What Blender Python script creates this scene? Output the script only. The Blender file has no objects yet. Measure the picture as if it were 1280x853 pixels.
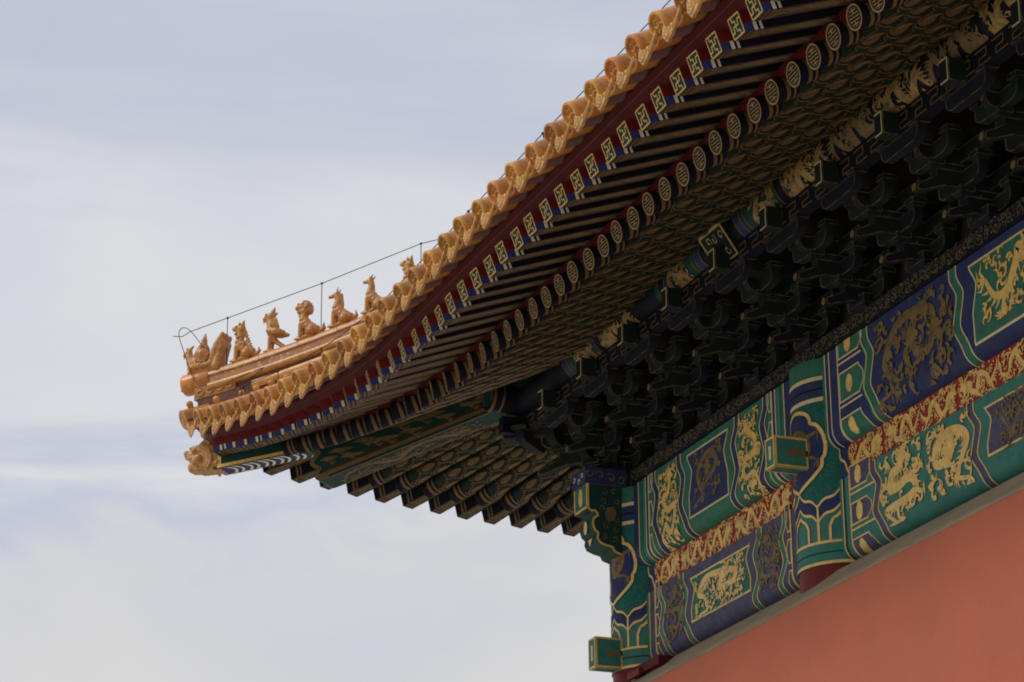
import bpy, bmesh, math, random
from mathutils import Vector, Matrix
from mathutils.geometry import tessellate_polygon
R_ = math.radians
PI = math.pi
S = bpy.context.scene
COL = S.collection

# ------------------------------------------------------------------ camera
cam = bpy.data.objects.new('camera', bpy.data.cameras.new('camera'))
COL.objects.link(cam)
S.camera = cam
cr = Vector((0.3659518, 0.9306063, -0.0071493)); cd = Vector((-0.3252611, 0.1207005, -0.9378894)); cf = Vector((-0.8719429, 0.3455477, 0.3468606))
cm = Matrix((cr, -cd, -cf)).transposed().to_4x4()
cm.translation = Vector((21.81128, -10.02673, 1.6))
cam.matrix_world = cm
cam.data.sensor_width = 36.0
cam.data.lens = 3300.0/1280.0*36.0
cam.data.clip_start = 0.1
cam.data.clip_end = 5000.0

# ------------------------------------------------------------------ light
SUN_EL, SUN_AZ = 47.0, 196.0        # azimuth measured clockwise from +Y
sd = Vector((math.sin(R_(SUN_AZ))*math.cos(R_(SUN_EL)), math.cos(R_(SUN_AZ))*math.cos(R_(SUN_EL)), math.sin(R_(SUN_EL))))
sun = bpy.data.objects.new('sun', bpy.data.lights.new('sun', 'SUN'))
COL.objects.link(sun)
sun.data.energy = 2.0
sun.data.angle = R_(11)
sun.data.color = (1.0, 0.93, 0.82)
sun.rotation_euler = sd.to_track_quat('Z', 'Y').to_euler()

W = bpy.data.worlds.new('World'); S.world = W
W.use_nodes = True
wn, wl = W.node_tree.nodes, W.node_tree.links
wn.clear()
wo = wn.new('ShaderNodeOutputWorld'); bg = wn.new('ShaderNodeBackground')
sky = wn.new('ShaderNodeTexSky'); sky.sky_type = 'NISHITA'; sky.sun_disc = False
sky.sun_elevation = R_(SUN_EL); sky.sun_rotation = R_(SUN_AZ)
sky.air_density = 1.0; sky.dust_density = 2.5; sky.ozone_density = 1.5
tc = wn.new('ShaderNodeTexCoord')
mp = wn.new('ShaderNodeMapping'); mp.inputs['Rotation'].default_value = (R_(8), R_(-10), R_(20)); mp.inputs['Scale'].default_value = (2.2, 2.6, 7.5)
nz = wn.new('ShaderNodeTexNoise'); nz.inputs['Scale'].default_value = 1.7; nz.inputs['Detail'].default_value = 7.0; nz.inputs['Roughness'].default_value = 0.5; nz.inputs['Distortion'].default_value = 0.5
rp = wn.new('ShaderNodeValToRGB')
rp.color_ramp.elements[0].position = 0.30; rp.color_ramp.elements[0].color = (0, 0, 0, 1)
rp.color_ramp.elements[1].position = 0.72; rp.color_ramp.elements[1].color = (1, 1, 1, 1)
mxs = wn.new('ShaderNodeMix'); mxs.data_type = 'RGBA'
# thin high overcast: veil of cloud over the physical sky
veil = wn.new('ShaderNodeMix'); veil.data_type = 'RGBA'; veil.inputs[0].default_value = 0.80
veil.inputs[7].default_value = (5.6, 5.95, 7.2, 1)
mxs.inputs[7].default_value = (7.6, 7.75, 7.8, 1)
wl.new(tc.outputs['Generated'], mp.inputs['Vector']); wl.new(mp.outputs[0], nz.inputs['Vector'])
wl.new(nz.outputs['Fac'], rp.inputs[0]); wl.new(sky.outputs[0], veil.inputs[6])
# strata of thin cloud by elevation, broken up by a second noise
sp_ = wn.new('ShaderNodeSeparateXYZ'); wl.new(tc.outputs['Generated'], sp_.inputs[0])
mp2 = wn.new('ShaderNodeMapping'); mp2.inputs['Rotation'].default_value = (R_(-6), R_(12), R_(40)); mp2.inputs['Scale'].default_value = (2.6, 2.6, 13.0)
nz2 = wn.new('ShaderNodeTexNoise'); nz2.inputs['Scale'].default_value = 1.5; nz2.inputs['Detail'].default_value = 8; nz2.inputs['Roughness'].default_value = 0.55; nz2.inputs['Distortion'].default_value = 0.8
wl.new(tc.outputs['Generated'], mp2.inputs['Vector']); wl.new(mp2.outputs[0], nz2.inputs['Vector'])
ma = wn.new('ShaderNodeMath'); ma.operation = 'MULTIPLY_ADD'; ma.inputs[1].default_value = 0.26; wl.new(nz2.outputs['Fac'], ma.inputs[0]); wl.new(sp_.outputs['Z'], ma.inputs[2])
mr = wn.new('ShaderNodeMapRange'); mr.inputs['From Min'].default_value = 0.345; mr.inputs['From Max'].default_value = 0.61; wl.new(ma.outputs[0], mr.inputs['Value'])
st = wn.new('ShaderNodeValToRGB'); wl.new(mr.outputs[0], st.inputs[0])
EL = st.color_ramp.elements
SKYC = [(0.0, (.715, .700, .675)), (.25, (.715, .705, .695)), (.34, (.570, .600, .700)), (.46, (.715, .725, .740)), (.66, (.720, .730, .745)), (.86, (.60, .62, .70)), (1.0, (.54, .575, .685))]
EL[0].position = SKYC[0][0]; EL[0].color = (*SKYC[0][1], 1); EL[1].position = SKYC[-1][0]; EL[1].color = (*SKYC[-1][1], 1)
for p_, c_ in SKYC[1:-1]:
    q_ = EL.new(p_); q_.color = (*c_, 1)
sc_ = wn.new('ShaderNodeVectorMath'); sc_.operation = 'SCALE'; sc_.inputs['Scale'].default_value = 10.2; wl.new(st.outputs[0], sc_.inputs[0])
mk = wn.new('ShaderNodeMapRange'); mk.inputs['To Min'].default_value = 0.42; mk.inputs['To Max'].default_value = 1.0; wl.new(rp.outputs[0], mk.inputs['Value'])
wl.new(veil.outputs[2], mxs.inputs[6]); wl.new(sc_.outputs[0], mxs.inputs[7]); wl.new(mk.outputs[0], mxs.inputs[0])
wl.new(mxs.outputs[2], bg.inputs[0]); bg.inputs[1].default_value = 0.1
wl.new(bg.outputs[0], wo.inputs[0])

vs = S.view_settings
S.display_settings.display_device = 'sRGB'
vs.view_transform = 'Standard'; vs.look = 'None'; vs.exposure = 0.0; vs.gamma = 1.0; vs.use_curve_mapping = False
S.cycles.filter_width = 1.9; S.cycles.max_bounces = 7; S.cycles.diffuse_bounces = 4

# ------------------------------------------------------------------ materials
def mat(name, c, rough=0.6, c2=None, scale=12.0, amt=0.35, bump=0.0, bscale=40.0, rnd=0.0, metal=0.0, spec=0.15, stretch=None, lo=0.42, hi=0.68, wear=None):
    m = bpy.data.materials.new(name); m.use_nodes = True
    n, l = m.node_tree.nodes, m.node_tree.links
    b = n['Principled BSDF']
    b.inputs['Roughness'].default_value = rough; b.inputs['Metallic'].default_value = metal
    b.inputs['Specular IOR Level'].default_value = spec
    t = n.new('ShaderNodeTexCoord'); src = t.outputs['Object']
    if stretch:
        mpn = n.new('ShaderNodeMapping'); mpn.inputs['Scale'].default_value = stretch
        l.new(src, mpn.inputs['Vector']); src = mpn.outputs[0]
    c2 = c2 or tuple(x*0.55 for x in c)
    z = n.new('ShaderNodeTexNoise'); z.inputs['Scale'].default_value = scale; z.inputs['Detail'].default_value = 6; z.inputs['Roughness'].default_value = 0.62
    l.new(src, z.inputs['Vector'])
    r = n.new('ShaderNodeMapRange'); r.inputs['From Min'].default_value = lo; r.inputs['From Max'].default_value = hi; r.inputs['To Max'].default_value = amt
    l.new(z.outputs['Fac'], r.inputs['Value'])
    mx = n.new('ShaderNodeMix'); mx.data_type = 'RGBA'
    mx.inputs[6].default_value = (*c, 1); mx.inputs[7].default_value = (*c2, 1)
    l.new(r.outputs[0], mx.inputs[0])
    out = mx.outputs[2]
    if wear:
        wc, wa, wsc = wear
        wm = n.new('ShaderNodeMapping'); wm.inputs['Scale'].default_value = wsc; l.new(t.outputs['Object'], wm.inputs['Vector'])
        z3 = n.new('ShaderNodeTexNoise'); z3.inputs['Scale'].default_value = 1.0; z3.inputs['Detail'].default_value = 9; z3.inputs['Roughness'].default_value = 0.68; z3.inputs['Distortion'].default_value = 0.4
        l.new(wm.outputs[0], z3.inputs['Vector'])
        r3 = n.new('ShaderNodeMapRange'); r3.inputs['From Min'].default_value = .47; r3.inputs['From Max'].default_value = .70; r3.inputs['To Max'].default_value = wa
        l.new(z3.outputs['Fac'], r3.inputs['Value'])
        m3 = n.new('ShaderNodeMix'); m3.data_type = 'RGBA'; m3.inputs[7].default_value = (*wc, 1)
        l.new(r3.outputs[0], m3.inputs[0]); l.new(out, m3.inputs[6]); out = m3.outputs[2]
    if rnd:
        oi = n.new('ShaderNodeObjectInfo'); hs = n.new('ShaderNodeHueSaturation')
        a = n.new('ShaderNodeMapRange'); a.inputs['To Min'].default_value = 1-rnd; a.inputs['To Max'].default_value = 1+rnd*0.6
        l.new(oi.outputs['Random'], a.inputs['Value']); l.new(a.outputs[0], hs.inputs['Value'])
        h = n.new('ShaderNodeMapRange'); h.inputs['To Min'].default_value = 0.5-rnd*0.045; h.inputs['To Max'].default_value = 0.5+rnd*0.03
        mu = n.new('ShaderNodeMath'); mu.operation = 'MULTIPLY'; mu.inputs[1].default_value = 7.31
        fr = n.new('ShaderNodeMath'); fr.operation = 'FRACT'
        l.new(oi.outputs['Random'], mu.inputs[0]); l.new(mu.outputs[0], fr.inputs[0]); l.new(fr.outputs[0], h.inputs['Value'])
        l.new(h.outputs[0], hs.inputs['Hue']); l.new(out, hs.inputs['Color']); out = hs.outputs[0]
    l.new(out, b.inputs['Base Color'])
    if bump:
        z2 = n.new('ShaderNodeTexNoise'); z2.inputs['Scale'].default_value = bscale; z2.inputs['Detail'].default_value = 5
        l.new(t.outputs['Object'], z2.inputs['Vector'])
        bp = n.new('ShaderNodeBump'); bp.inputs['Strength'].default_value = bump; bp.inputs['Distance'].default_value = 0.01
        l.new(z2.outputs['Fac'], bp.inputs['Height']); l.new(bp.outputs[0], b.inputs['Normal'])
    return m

M = dict(
    glaze=mat('yellow_glaze', (0.58, 0.265, 0.045), 0.34, (0.40, 0.165, 0.045), 9, 0.7, 0.3, 60, rnd=0.26, spec=0.35, wear=((0.17, 0.085, 0.045), .7, (13, 13, 13))),
    glaze_pale=mat('pale_glaze', (0.60, 0.34, 0.095), 0.4, (0.38, 0.20, 0.07), 14, 0.7, 0.3, 70, rnd=0.18, spec=0.5, wear=((0.19, 0.11, 0.07), .6, (15, 15, 15))),
    glaze_fig=mat('figure_glaze', (0.56, 0.26, 0.05), 0.38, (0.30, 0.125, 0.04), 30, 0.8, 0.6, 90, rnd=0.14, spec=0.5, wear=((0.17, 0.08, 0.045), .6, (22, 22, 22))),
    glaze_worn=mat('worn_glaze', (0.40, 0.19, 0.08), 0.6, (0.78, 0.66, 0.52), 30, 0.9, 0.3, 60, lo=0.58, hi=0.66, wear=((0.24, 0.13, 0.11), .8, (9, 9, 9))),
    mortar=mat('tile_clay', (0.13, 0.065, 0.05), 0.9, (0.2, 0.12, 0.10), 20, 0.7, 0.5, 50),
    pink_mortar=mat('pink_mortar', (0.20, 0.11, 0.10), 0.95, (0.13, 0.07, 0.07), 24, 0.8, 0.6, 60),
    red_wood=mat('red_wood', (0.095, 0.0095, 0.0105), 0.65, (0.055, 0.008, 0.009), 3, 0.7, 0.2, 25),
    red_side=mat('red_lacquer', (0.16, 0.015, 0.013), 0.5, (0.10, 0.012, 0.011), 9, 0.6),
    rafter_dark=mat('dark_rafter_paint', (0.016, 0.030, 0.020), 0.65, (0.022, 0.018, 0.012), 9, 0.8),
    dark_wood=mat('dark_wood', (0.035, 0.03, 0.025), 0.7, (0.06, 0.035, 0.02), 8, 0.6),
    dark_green=mat('dark_green_paint', (0.012, 0.05, 0.036), 0.6, (0.008, 0.03, 0.028), 9, 0.7, 0.15),
    green=mat('green_paint', (0.030, 0.155, 0.10), 0.62, (0.018, 0.085, 0.06), 10, 0.65, 0.12, wear=((0.085, 0.10, 0.075), .55, (5, 5, 9))),
    teal=mat('teal_paint', (0.044, 0.185, 0.148), 0.62, (0.024, 0.12, 0.095), 10, 0.65, 0.12, wear=((0.10, 0.13, 0.10), .5, (5, 5, 9))),
    teal_deep=mat('deep_teal_paint', (0.012, 0.09, 0.075), 0.6, (0.02, 0.14, 0.105), 60, 0.9, 0.15, lo=0.5, hi=0.54),
    blue=mat('blue_paint', (0.024, 0.036, 0.115), 0.65, (0.022, 0.027, 0.065), 9, 0.6, 0.12, wear=((0.075, 0.072, 0.07), .5, (6, 6, 10))),
    blue_bright=mat('bright_blue_paint', (0.032, 0.042, 0.16), 0.6, (0.025, 0.032, 0.10), 14, 0.6),
    b_green=mat('grimy_shaded_green', (0.0105, 0.021, 0.016), 0.8, (0.020, 0.020, 0.013), 9, 0.8),  # bracket green: grime plus the deep eave shade, both put into the colour
    b_blue=mat('grimy_shaded_blue', (0.0105, 0.0125, 0.021), 0.8, (0.019, 0.017, 0.014), 9, 0.8),  # bracket blue, darkened the same way: grime and painted-in eave shade
    b_line=mat('grimy_shaded_gold_line', (0.16, 0.125, 0.065), 0.6, (0.03, 0.028, 0.02), 16, 0.9, lo=.4, hi=.6),  # bracket outlines: grimy gold with the eave shade in its colour
    purple=mat('faded_blue_paint', (0.080, 0.080, 0.145), 0.65, (0.048, 0.044, 0.075), 12, 0.8, 0.12, wear=((0.12, 0.10, 0.09), .6, (7, 7, 10))),
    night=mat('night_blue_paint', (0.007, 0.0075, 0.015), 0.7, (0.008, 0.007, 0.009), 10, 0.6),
    gold=mat('gold_leaf', (0.80, 0.52, 0.125), 0.40, (0.60, 0.37, 0.09), 45, 0.75, 0.35, 120, spec=0.6, wear=((0.30, 0.19, 0.07), .55, (9, 9, 9))),
    gold_dull=mat('tarnished_gold', (0.22, 0.145, 0.045), 0.5, (0.10, 0.07, 0.035), 26, 0.9, 0.35, 120, wear=((0.06, 0.055, 0.07), .7, (11, 11, 11))),
    gold_dim=mat('dim_gold', (0.18, 0.117, 0.05), 0.6, (0.10, 0.067, 0.032), 40, 0.7, 0.2, 100),
    gold_mid=mat('aged_gold', (0.36, 0.235, 0.075), 0.5, (0.10, 0.07, 0.035), 20, 0.9, 0.3, 90),
    gold_soft=mat('faded_gold', (0.40, 0.29, 0.13), 0.55, (0.26, 0.18, 0.08), 30, 0.7),
    cream=mat('cream_line', (0.66, 0.55, 0.28), 0.5, (0.45, 0.36, 0.18), 30, 0.6),
    white=mat('white_paint', (0.72, 0.69, 0.56), 0.6, (0.5, 0.46, 0.35), 30, 0.6),
    red_board=mat('vermilion_board', (0.30, 0.03, 0.022), 0.6, (0.2, 0.02, 0.02), 9, 0.6),
    soffit=mat('soffit_pattern', (0.15, 0.10, 0.048), 0.65, (0.035, 0.028, 0.018), 30, 1.0, stretch=(0.5, 1.6, 1.6), lo=0.50, hi=0.60),
    soffit_dark=mat('dim_soffit_pattern', (0.15, 0.10, 0.05), 0.65, (0.04, 0.03, 0.03), 32, 1.0, stretch=(0.7, 1.3, 1.3), lo=0.46, hi=0.58),
    plaster=mat('red_plaster', (0.395, 0.116, 0.069), 0.92, (0.35, 0.108, 0.067), 1.6, 0.9, 0.25, 26, wear=((0.34, 0.115, 0.078), .45, (1.6, 1.6, .35))),
    coping=mat('grey_coping', (0.37, 0.295, 0.19), 0.95, (0.29, 0.235, 0.16), 3, 0.8, 0.2, 30, wear=((0.22, 0.17, 0.12), .6, (3, 6, 6))),
    stone=mat('grey_paving', (0.57, 0.535, 0.47), 0.9, (0.48, 0.45, 0.40), 0.8, 0.7),
    wire=mat('dark_wire', (0.02, 0.02, 0.022), 0.5),
)

# ------------------------------------------------------------------ mesh helpers
class MB:
    def __init__(self): self.v = []; self.f = []; self.m = []; self.names = []
    def mi(self, m):
        if m not in self.names: self.names.append(m)
        return self.names.index(m)
    def add(self, vs, fs, m):
        o = len(self.v); k = self.mi(m)
        self.v += [tuple(x) for x in vs]; self.f += [tuple(o+i for i in q) for q in fs]; self.m += [k]*len(fs)
    def box(self, a, b, m, T=None):
        x0, y0, z0 = a; x1, y1, z1 = b
        vs = [Vector(p) for p in ((x0,y0,z0),(x1,y0,z0),(x1,y1,z0),(x0,y1,z0),(x0,y0,z1),(x1,y0,z1),(x1,y1,z1),(x0,y1,z1))]
        if T: vs = [T @ p for p in vs]
        self.add(vs, [(0,3,2,1),(4,5,6,7),(0,1,5,4),(1,2,6,5),(2,3,7,6),(3,0,4,7)], m)
    def tube(self, pts, rad, m, n=10, cap=True, up=Vector((0,0,1)), a0=0.0, a1=2*PI):
        pts = [Vector(p) for p in pts]
        if not isinstance(rad, (list, tuple)): rad = [rad]*len(pts)
        closed = abs(a1-a0-2*PI) < 1e-6
        nn = n if closed else n+1
        vs = []
        for i, p in enumerate(pts):
            d = (pts[min(i+1, len(pts)-1)]-pts[max(i-1, 0)]).normalized()
            s = d.cross(up)
            s = s.normalized() if s.length > 1e-4 else d.orthogonal().normalized()
            u = s.cross(d)
            for k in range(nn):
                a = a0+(a1-a0)*k/n
                vs.append(p+(s*math.cos(a)+u*math.sin(a))*rad[i])
        fs = []
        for i in range(len(pts)-1):
            for k in range(n):
                k2 = (k+1) % nn if closed else k+1
                fs.append((i*nn+k, i*nn+k2, (i+1)*nn+k2, (i+1)*nn+k))
        if cap:
            fs.append(tuple(range(nn))[::-1]); fs.append(tuple((len(pts)-1)*nn+k for k in range(nn)))
        self.add(vs, fs, m)
    def lathe(self, prof, T, m, n=16):
        vs = []; fs = []
        for r, h in prof:
            for k in range(n):
                a = 2*PI*k/n
                vs.append(T @ Vector((r*math.cos(a), r*math.sin(a), h)))
        for i in range(len(prof)-1):
            for k in range(n):
                fs.append((i*n+k, i*n+(k+1) % n, (i+1)*n+(k+1) % n, (i+1)*n+k))
        fs.append(tuple(range(n))[::-1]); fs.append(tuple((len(prof)-1)*n+k for k in range(n)))
        self.add(vs, fs, m)
    def sweep(self, secs, m, closed=True, cap=True):
        n = len(secs[0]); vs = [p for s in secs for p in s]; fs = []
        for i in range(len(secs)-1):
            for k in range(n if closed else n-1):
                fs.append((i*n+k, i*n+(k+1) % n, (i+1)*n+(k+1) % n, (i+1)*n+k))
        if cap and closed:
            fs.append(tuple(range(n))[::-1]); fs.append(tuple((len(secs)-1)*n+k for k in range(n)))
        self.add(vs, fs, m)
    def ball(self, c, r, m, n=8, sc=(1,1,1)):
        vs = []; fs = []; c = Vector(c); h = max(4, n//2)
        for i in range(h+1):
            b = PI*(i+0.02 if i == 0 else i-0.02 if i == h else i)/h
            for k in range(n):
                a = 2*PI*k/n
                vs.append(c+Vector((r*sc[0]*math.sin(b)*math.cos(a), r*sc[1]*math.sin(b)*math.sin(a), r*sc[2]*math.cos(b))))
        for i in range(h):
            for k in range(n): fs.append((i*n+k, (i+1)*n+k, (i+1)*n+(k+1) % n, i*n+(k+1) % n))
        fs.append(tuple(range(n))); fs.append(tuple(h*n+k for k in range(n))[::-1])
        self.add(vs, fs, m)
    # --- flat decoration on a mapped surface: fmap(s,t,off) -> point
    def ribbon(self, pts, wid, fmap, m, off):
        n = len(pts)
        if not isinstance(wid, (list, tuple)): wid = [wid]*n
        vs = []
        for i in range(n):
            a = pts[max(i-1, 0)]; b = pts[min(i+1, n-1)]
            dx, dy = b[0]-a[0], b[1]-a[1]; q = math.hypot(dx, dy) or 1
            nx, ny = -dy/q, dx/q; w = wid[i]/2
            vs.append(fmap(pts[i][0]+nx*w, pts[i][1]+ny*w, off)); vs.append(fmap(pts[i][0]-nx*w, pts[i][1]-ny*w, off))
        self.add(vs, [(2*i, 2*i+1, 2*i+3, 2*i+2) for i in range(n-1)], m)
    def poly(self, pts, fmap, m, off):
        tr = tessellate_polygon([[Vector((p[0], p[1], 0)) for p in pts]])
        self.add([fmap(p[0], p[1], off) for p in pts], [tuple(t) for t in tr], m)
    def band(self, lf, rf, t0, t1, fmap, m, off, n=22, cols=1):
        vs = []; fs = []; c = cols+1
        for i in range(n+1):
            t = t0+(t1-t0)*i/n; a, b = lf(t), rf(t)
            for k in range(c): vs.append(fmap(a+(b-a)*k/cols, t, off))
        for i in range(n):
            for k in range(cols): fs.append((i*c+k, i*c+k+1, (i+1)*c+k+1, (i+1)*c+k))
        self.add(vs, fs, m)
    def build(self, name, parent=None, smooth=None, T=None):
        me = bpy.data.meshes.new(name)
        me.from_pydata(self.v, [], self.f)
        for nm in self.names: me.materials.append(M[nm])
        me.polygons.foreach_set('material_index', self.m)
        bm = bmesh.new(); bm.from_mesh(me); bmesh.ops.recalc_face_normals(bm, faces=bm.faces); bm.to_mesh(me); bm.free()
        if smooth is not None:
            me.shade_smooth(); me.set_sharp_from_angle(angle=R_(smooth))
        o = bpy.data.objects.new(name, me); COL.objects.link(o)
        if parent: o.parent = parent
        if T is not None: o.matrix_local = T
        return o

def tag(o, label, cat, group=None):
    o['label'] = label; o['category'] = cat
    if group: o['group'] = group
    return o
def empty(name, T=None):
    o = bpy.data.objects.new(name, None); COL.objects.link(o); o.empty_display_size = 0.3
    if T is not None: o.matrix_world = T
    return o
def copy_tree(o, parent, T=None):
    c = o.copy(); COL.objects.link(c); c.parent = parent
    if T is not None: c.matrix_local = T
    for ch in o.children:
        d = ch.copy(); COL.objects.link(d); d.parent = c; d.matrix_local = ch.matrix_local
    return c
def frame(o, x, z=(0,0,1)):
    """matrix with origin o, X along x, Z as near z as possible"""
    x = Vector(x).normalized(); y = Vector(z).cross(x).normalized(); zz = x.cross(y)
    T = Matrix((x, y, zz)).transposed().to_4x4(); T.translation = Vector(o); return T
def catmull(P, n=8):
    out = []
    for i in range(len(P)-1):
        p0 = P[max(i-1, 0)]; p1 = P[i]; p2 = P[i+1]; p3 = P[min(i+2, len(P)-1)]
        for k in range(n):
            t = k/n
            out.append(tuple(0.5*((2*b)+(-a+c)*t+(2*a-5*b+4*c-d)*t*t+(-a+3*b-3*c+d)*t**3) for a, b, c, d in zip(p0, p1, p2, p3)))
    out.append(tuple(P[-1])); return out
def smooth01(t): t = max(0.0, min(1.0, t)); return t*t*(3-2*t)

# ------------------------------------------------------------------ painted ornament (real gilded relief lines on wood)
def dragon(mb, cx, cy, w, h, fmap, m, off, rng, flip=False, kind=0, clouds=True):
    thin = .74 if m == 'gold_dull' else .98
    """gilded dragon filling a box (centre cx,cy; y grows downwards)"""
    k = [off]
    def nx(): k[0] += 0.00005; return k[0]
    sx = -1 if flip else 1
    def P(p): return (cx+sx*(min(1.02, max(-.02, p[0]))-0.5)*w, cy+(min(1.02, max(-.02, p[1]))-0.5)*h)
    u = min(w, h)
    def rib(pts, wid): mb.ribbon([P(p) for p in pts], wid, fmap, m, nx())
    if kind == 0:   # coiled, upright
        C = [(.30,.97),(.14,.86),(.30,.74),(.62,.78),(.82,.66),(.70,.52),(.40,.54),(.20,.44),(.24,.30),(.46,.30),(.60,.20)]
    elif kind == 1:   # running, long
        C = [(.02,.30),(.10,.62),(.20,.70),(.30,.36),(.40,.20),(.50,.52),(.57,.78),(.67,.66),(.72,.36),(.80,.30),(.86,.42)]
    else:   # seated facing coil
        C = [(.08,.92),(.30,.84),(.20,.62),(.10,.42),(.28,.20),(.56,.16),(.78,.30),(.74,.54),(.52,.56),(.46,.44),(.52,.36)]
    C = [(x_+rng.uniform(-.045, .045), y_+rng.uniform(-.06, .06)) for x_, y_ in C]
    B = catmull(C, 7); n = len(B)
    bw = (0.15 if kind != 1 else 0.20)*(u if kind != 1 else h)*thin
    rib(B, [bw*(0.22+0.78*math.sin(min(1, 0.08+1.35*i/n)*PI*0.62)) for i in range(n)])
    # dorsal fins
    for i in range(4, n-4, 2):
        x, y = B[i]; dx, dy = (B[i+1][0]-B[i-1][0])*w, (B[i+1][1]-B[i-1][1])*h; q = math.hypot(dx, dy) or 1
        nxx, nyy = -dy/q, dx/q; sg = 1
        a = (x+sg*nxx*bw*0.3/w, y+sg*nyy*bw*0.3/h); b = (x+sg*nxx*bw*0.95/w-dx/q*bw*.5/w, y+sg*nyy*bw*0.95/h-dy/q*bw*.5/h)
        rib([a, b], [bw*0.30, bw*0.04])
    def limb(fr, ang, L):
        i = int(fr*(n-1)); x, y = B[i]
        L = L*u; a = ang; px, py = x*w, y*h; pts = [(px/w, py/h)]
        for s_ in range(3):
            px += math.cos(a)*L/3; py += math.sin(a)*L/3; pts.append((px/w, py/h)); a += 0.55*(1 if s_ == 0 else -1)
        rib(catmull(pts, 3), [bw*0.62-(bw*0.3)*j/9 for j in range(10)])
        for c in range(5):
            ca = a-1.35+c*0.66; l = L*0.42
            rib([(px/w, py/h), ((px+math.cos(ca)*l*0.6)/w, (py+math.sin(ca)*l*0.6)/h), ((px+math.cos(ca+0.35)*l)/w, (py+math.sin(ca+0.35)*l)/h)], [bw*0.3, bw*0.2, bw*0.03])
    if kind == 1:
        for fr, ang in ((.25, 2.0), (.42, -0.6), (.62, 2.3), (.8, .9)): limb(fr, ang, .5)
    else:
        for fr, ang in ((.2, .9), (.36, 0.0), (.58, 3.0), (.76, 2.5), (.5, -.4)): limb(fr, ang, .30)
    # head
    hx, hy = C[-1]; hs = bw*1.15
    hp = []
    for j in range(14):
        a = 2*PI*j/14; r = hs*(0.62+0.16*math.cos(3*a)+0.1*math.sin(5*a))
        hp.append(P((hx+r*math.cos(a)*1.25/w, hy+r*math.sin(a)/h)))
    mb.poly(hp, fmap, m, nx())
    for j in range(9):   # mane, horns, whiskers
        a = 1.9+j*0.42+rng.uniform(-.1, .1); l = hs*rng.uniform(1.2, 1.9)
        a2 = a+0.4
        rib([(hx+math.cos(a)*hs*.4/w, hy+math.sin(a)*hs*.4/h), (hx+math.cos(a)*l*.7/w, hy+math.sin(a)*l*.7/h), (hx+math.cos(a2)*l/w, hy+math.sin(a2)*l/h)], [hs*.38, hs*.26, hs*.03])
    tx, ty = C[0]
    for j in range(4):
        a = PI*0.5+(j-1.5)*0.6 if kind != 1 else PI+(j-1.5)*.6; l = hs*1.3
        rib([(tx, ty), (tx+math.cos(a)*l*.6/w, ty+math.sin(a)*l*.6/h), (tx+math.cos(a+.5)*l/w, ty+math.sin(a+.5)*l/h)], [bw*.3, bw*.26, bw*.03])
    if clouds:   # flame wisps and cloud curls in the gaps
        N = int(27*max(w/h, h/w))
        for j in range(N*3):
            x, y = rng.uniform(.03, .97), rng.uniform(.03, .97)
            if min(math.hypot((x-b[0])*w, (y-b[1])*h) for b in B) < bw*.78: continue
            a = rng.uniform(0, 6.28); l = u*rng.uniform(.06, .16)
            pts = []; tw = rng.choice((.75, -.75, .5, -.4))
            px, py = x*w, y*h
            for s_ in range(6):
                pts.append((min(.985, max(.015, px/w)), min(.985, max(.015, py/h)))); px += math.cos(a)*l/3; py += math.sin(a)*l/3; a += tw
            rib(pts, [u*.05, u*.052, u*.045, u*.034, u*.02, u*.004])

def curls(mb, fmap, m, off, s0, s1, t0, t1, step, size, rng, wid=0.012):
    """rows of scrolling tendrils"""
    k = off; s = s0
    nt = max(1, int((t1-t0)/step))
    for r in range(nt):
        ns = max(1, int((s1-s0)/step))
        for q in range(ns):
            cx = s0+(q+.5+rng.uniform(-.2, .2))*(s1-s0)/ns; cy = t0+(r+.5+rng.uniform(-.2, .2))*(t1-t0)/nt
            a = rng.uniform(0, 6.28); d = rng.choice((1, -1)); pts = []
            for j in range(9):
                rr = size*(0.15+0.85*j/8); aa = a+d*j*0.72
                pts.append((cx+rr*math.cos(aa), cy+rr*math.sin(aa)))
            k += 0.00005
            mb.ribbon(pts, [wid*(1.5-0.12*j) for j in range(9)], fmap, m, k)

# ------------------------------------------------------------------ ground
g = MB(); g.add([(-800,-800,0),(800,-800,0),(800,800,0),(-800,800,0)], [(0,1,2,3)], 'stone')
go = g.build('ground'); go['kind'] = 'structure'

# ------------------------------------------------------------------ the hall
hall = empty('palace_hall')
tag(hall, 'palace hall corner with yellow glazed tile eaves, gilded painted beams and red plaster wall', 'building')
SW = Matrix(((0,1,0,0),(1,0,0,0),(0,0,1,0),(0,0,0,1)))     # mirror across the corner diagonal

BAY2 = 10.30       # third column
CR = 0.38
# wall with bevelled grey top
w = MB()
prof = [(-0.62, 0), (-0.62, 6.775), (0.35, 6.775), (0.35, 0)]
w.box((-0.62, -0.62, 0), (14, 0.4, 6.775), 'plaster')
w.box((-0.62, 0.4, 0), (0.4, 9.0, 6.775), 'plaster')
wall = w.build('wall', hall)
c = MB()
A = [(-0.62,-0.62), (14,-0.62)]
c.add([(-0.62,-0.62,6.777),(14,-0.62,6.777),(14,-0.24,7.10),(-0.24,-0.24,7.10),(-0.62,9,6.777),(-0.24,9,7.10),(14,0.2,7.10),(0.2,0.2,7.10),(0.2,9,7.10),(14,0.2,6.777),(0.2,0.2,6.777),(0.2,9,6.777)],
      [(0,1,2,3),(0,3,5,4),(3,2,6,7),(3,7,8,5),(6,9,10,7),(7,10,11,8),(1,9,6,2),(4,5,8,11)], 'coping')
c.build('wall_coping', wall)

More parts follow.
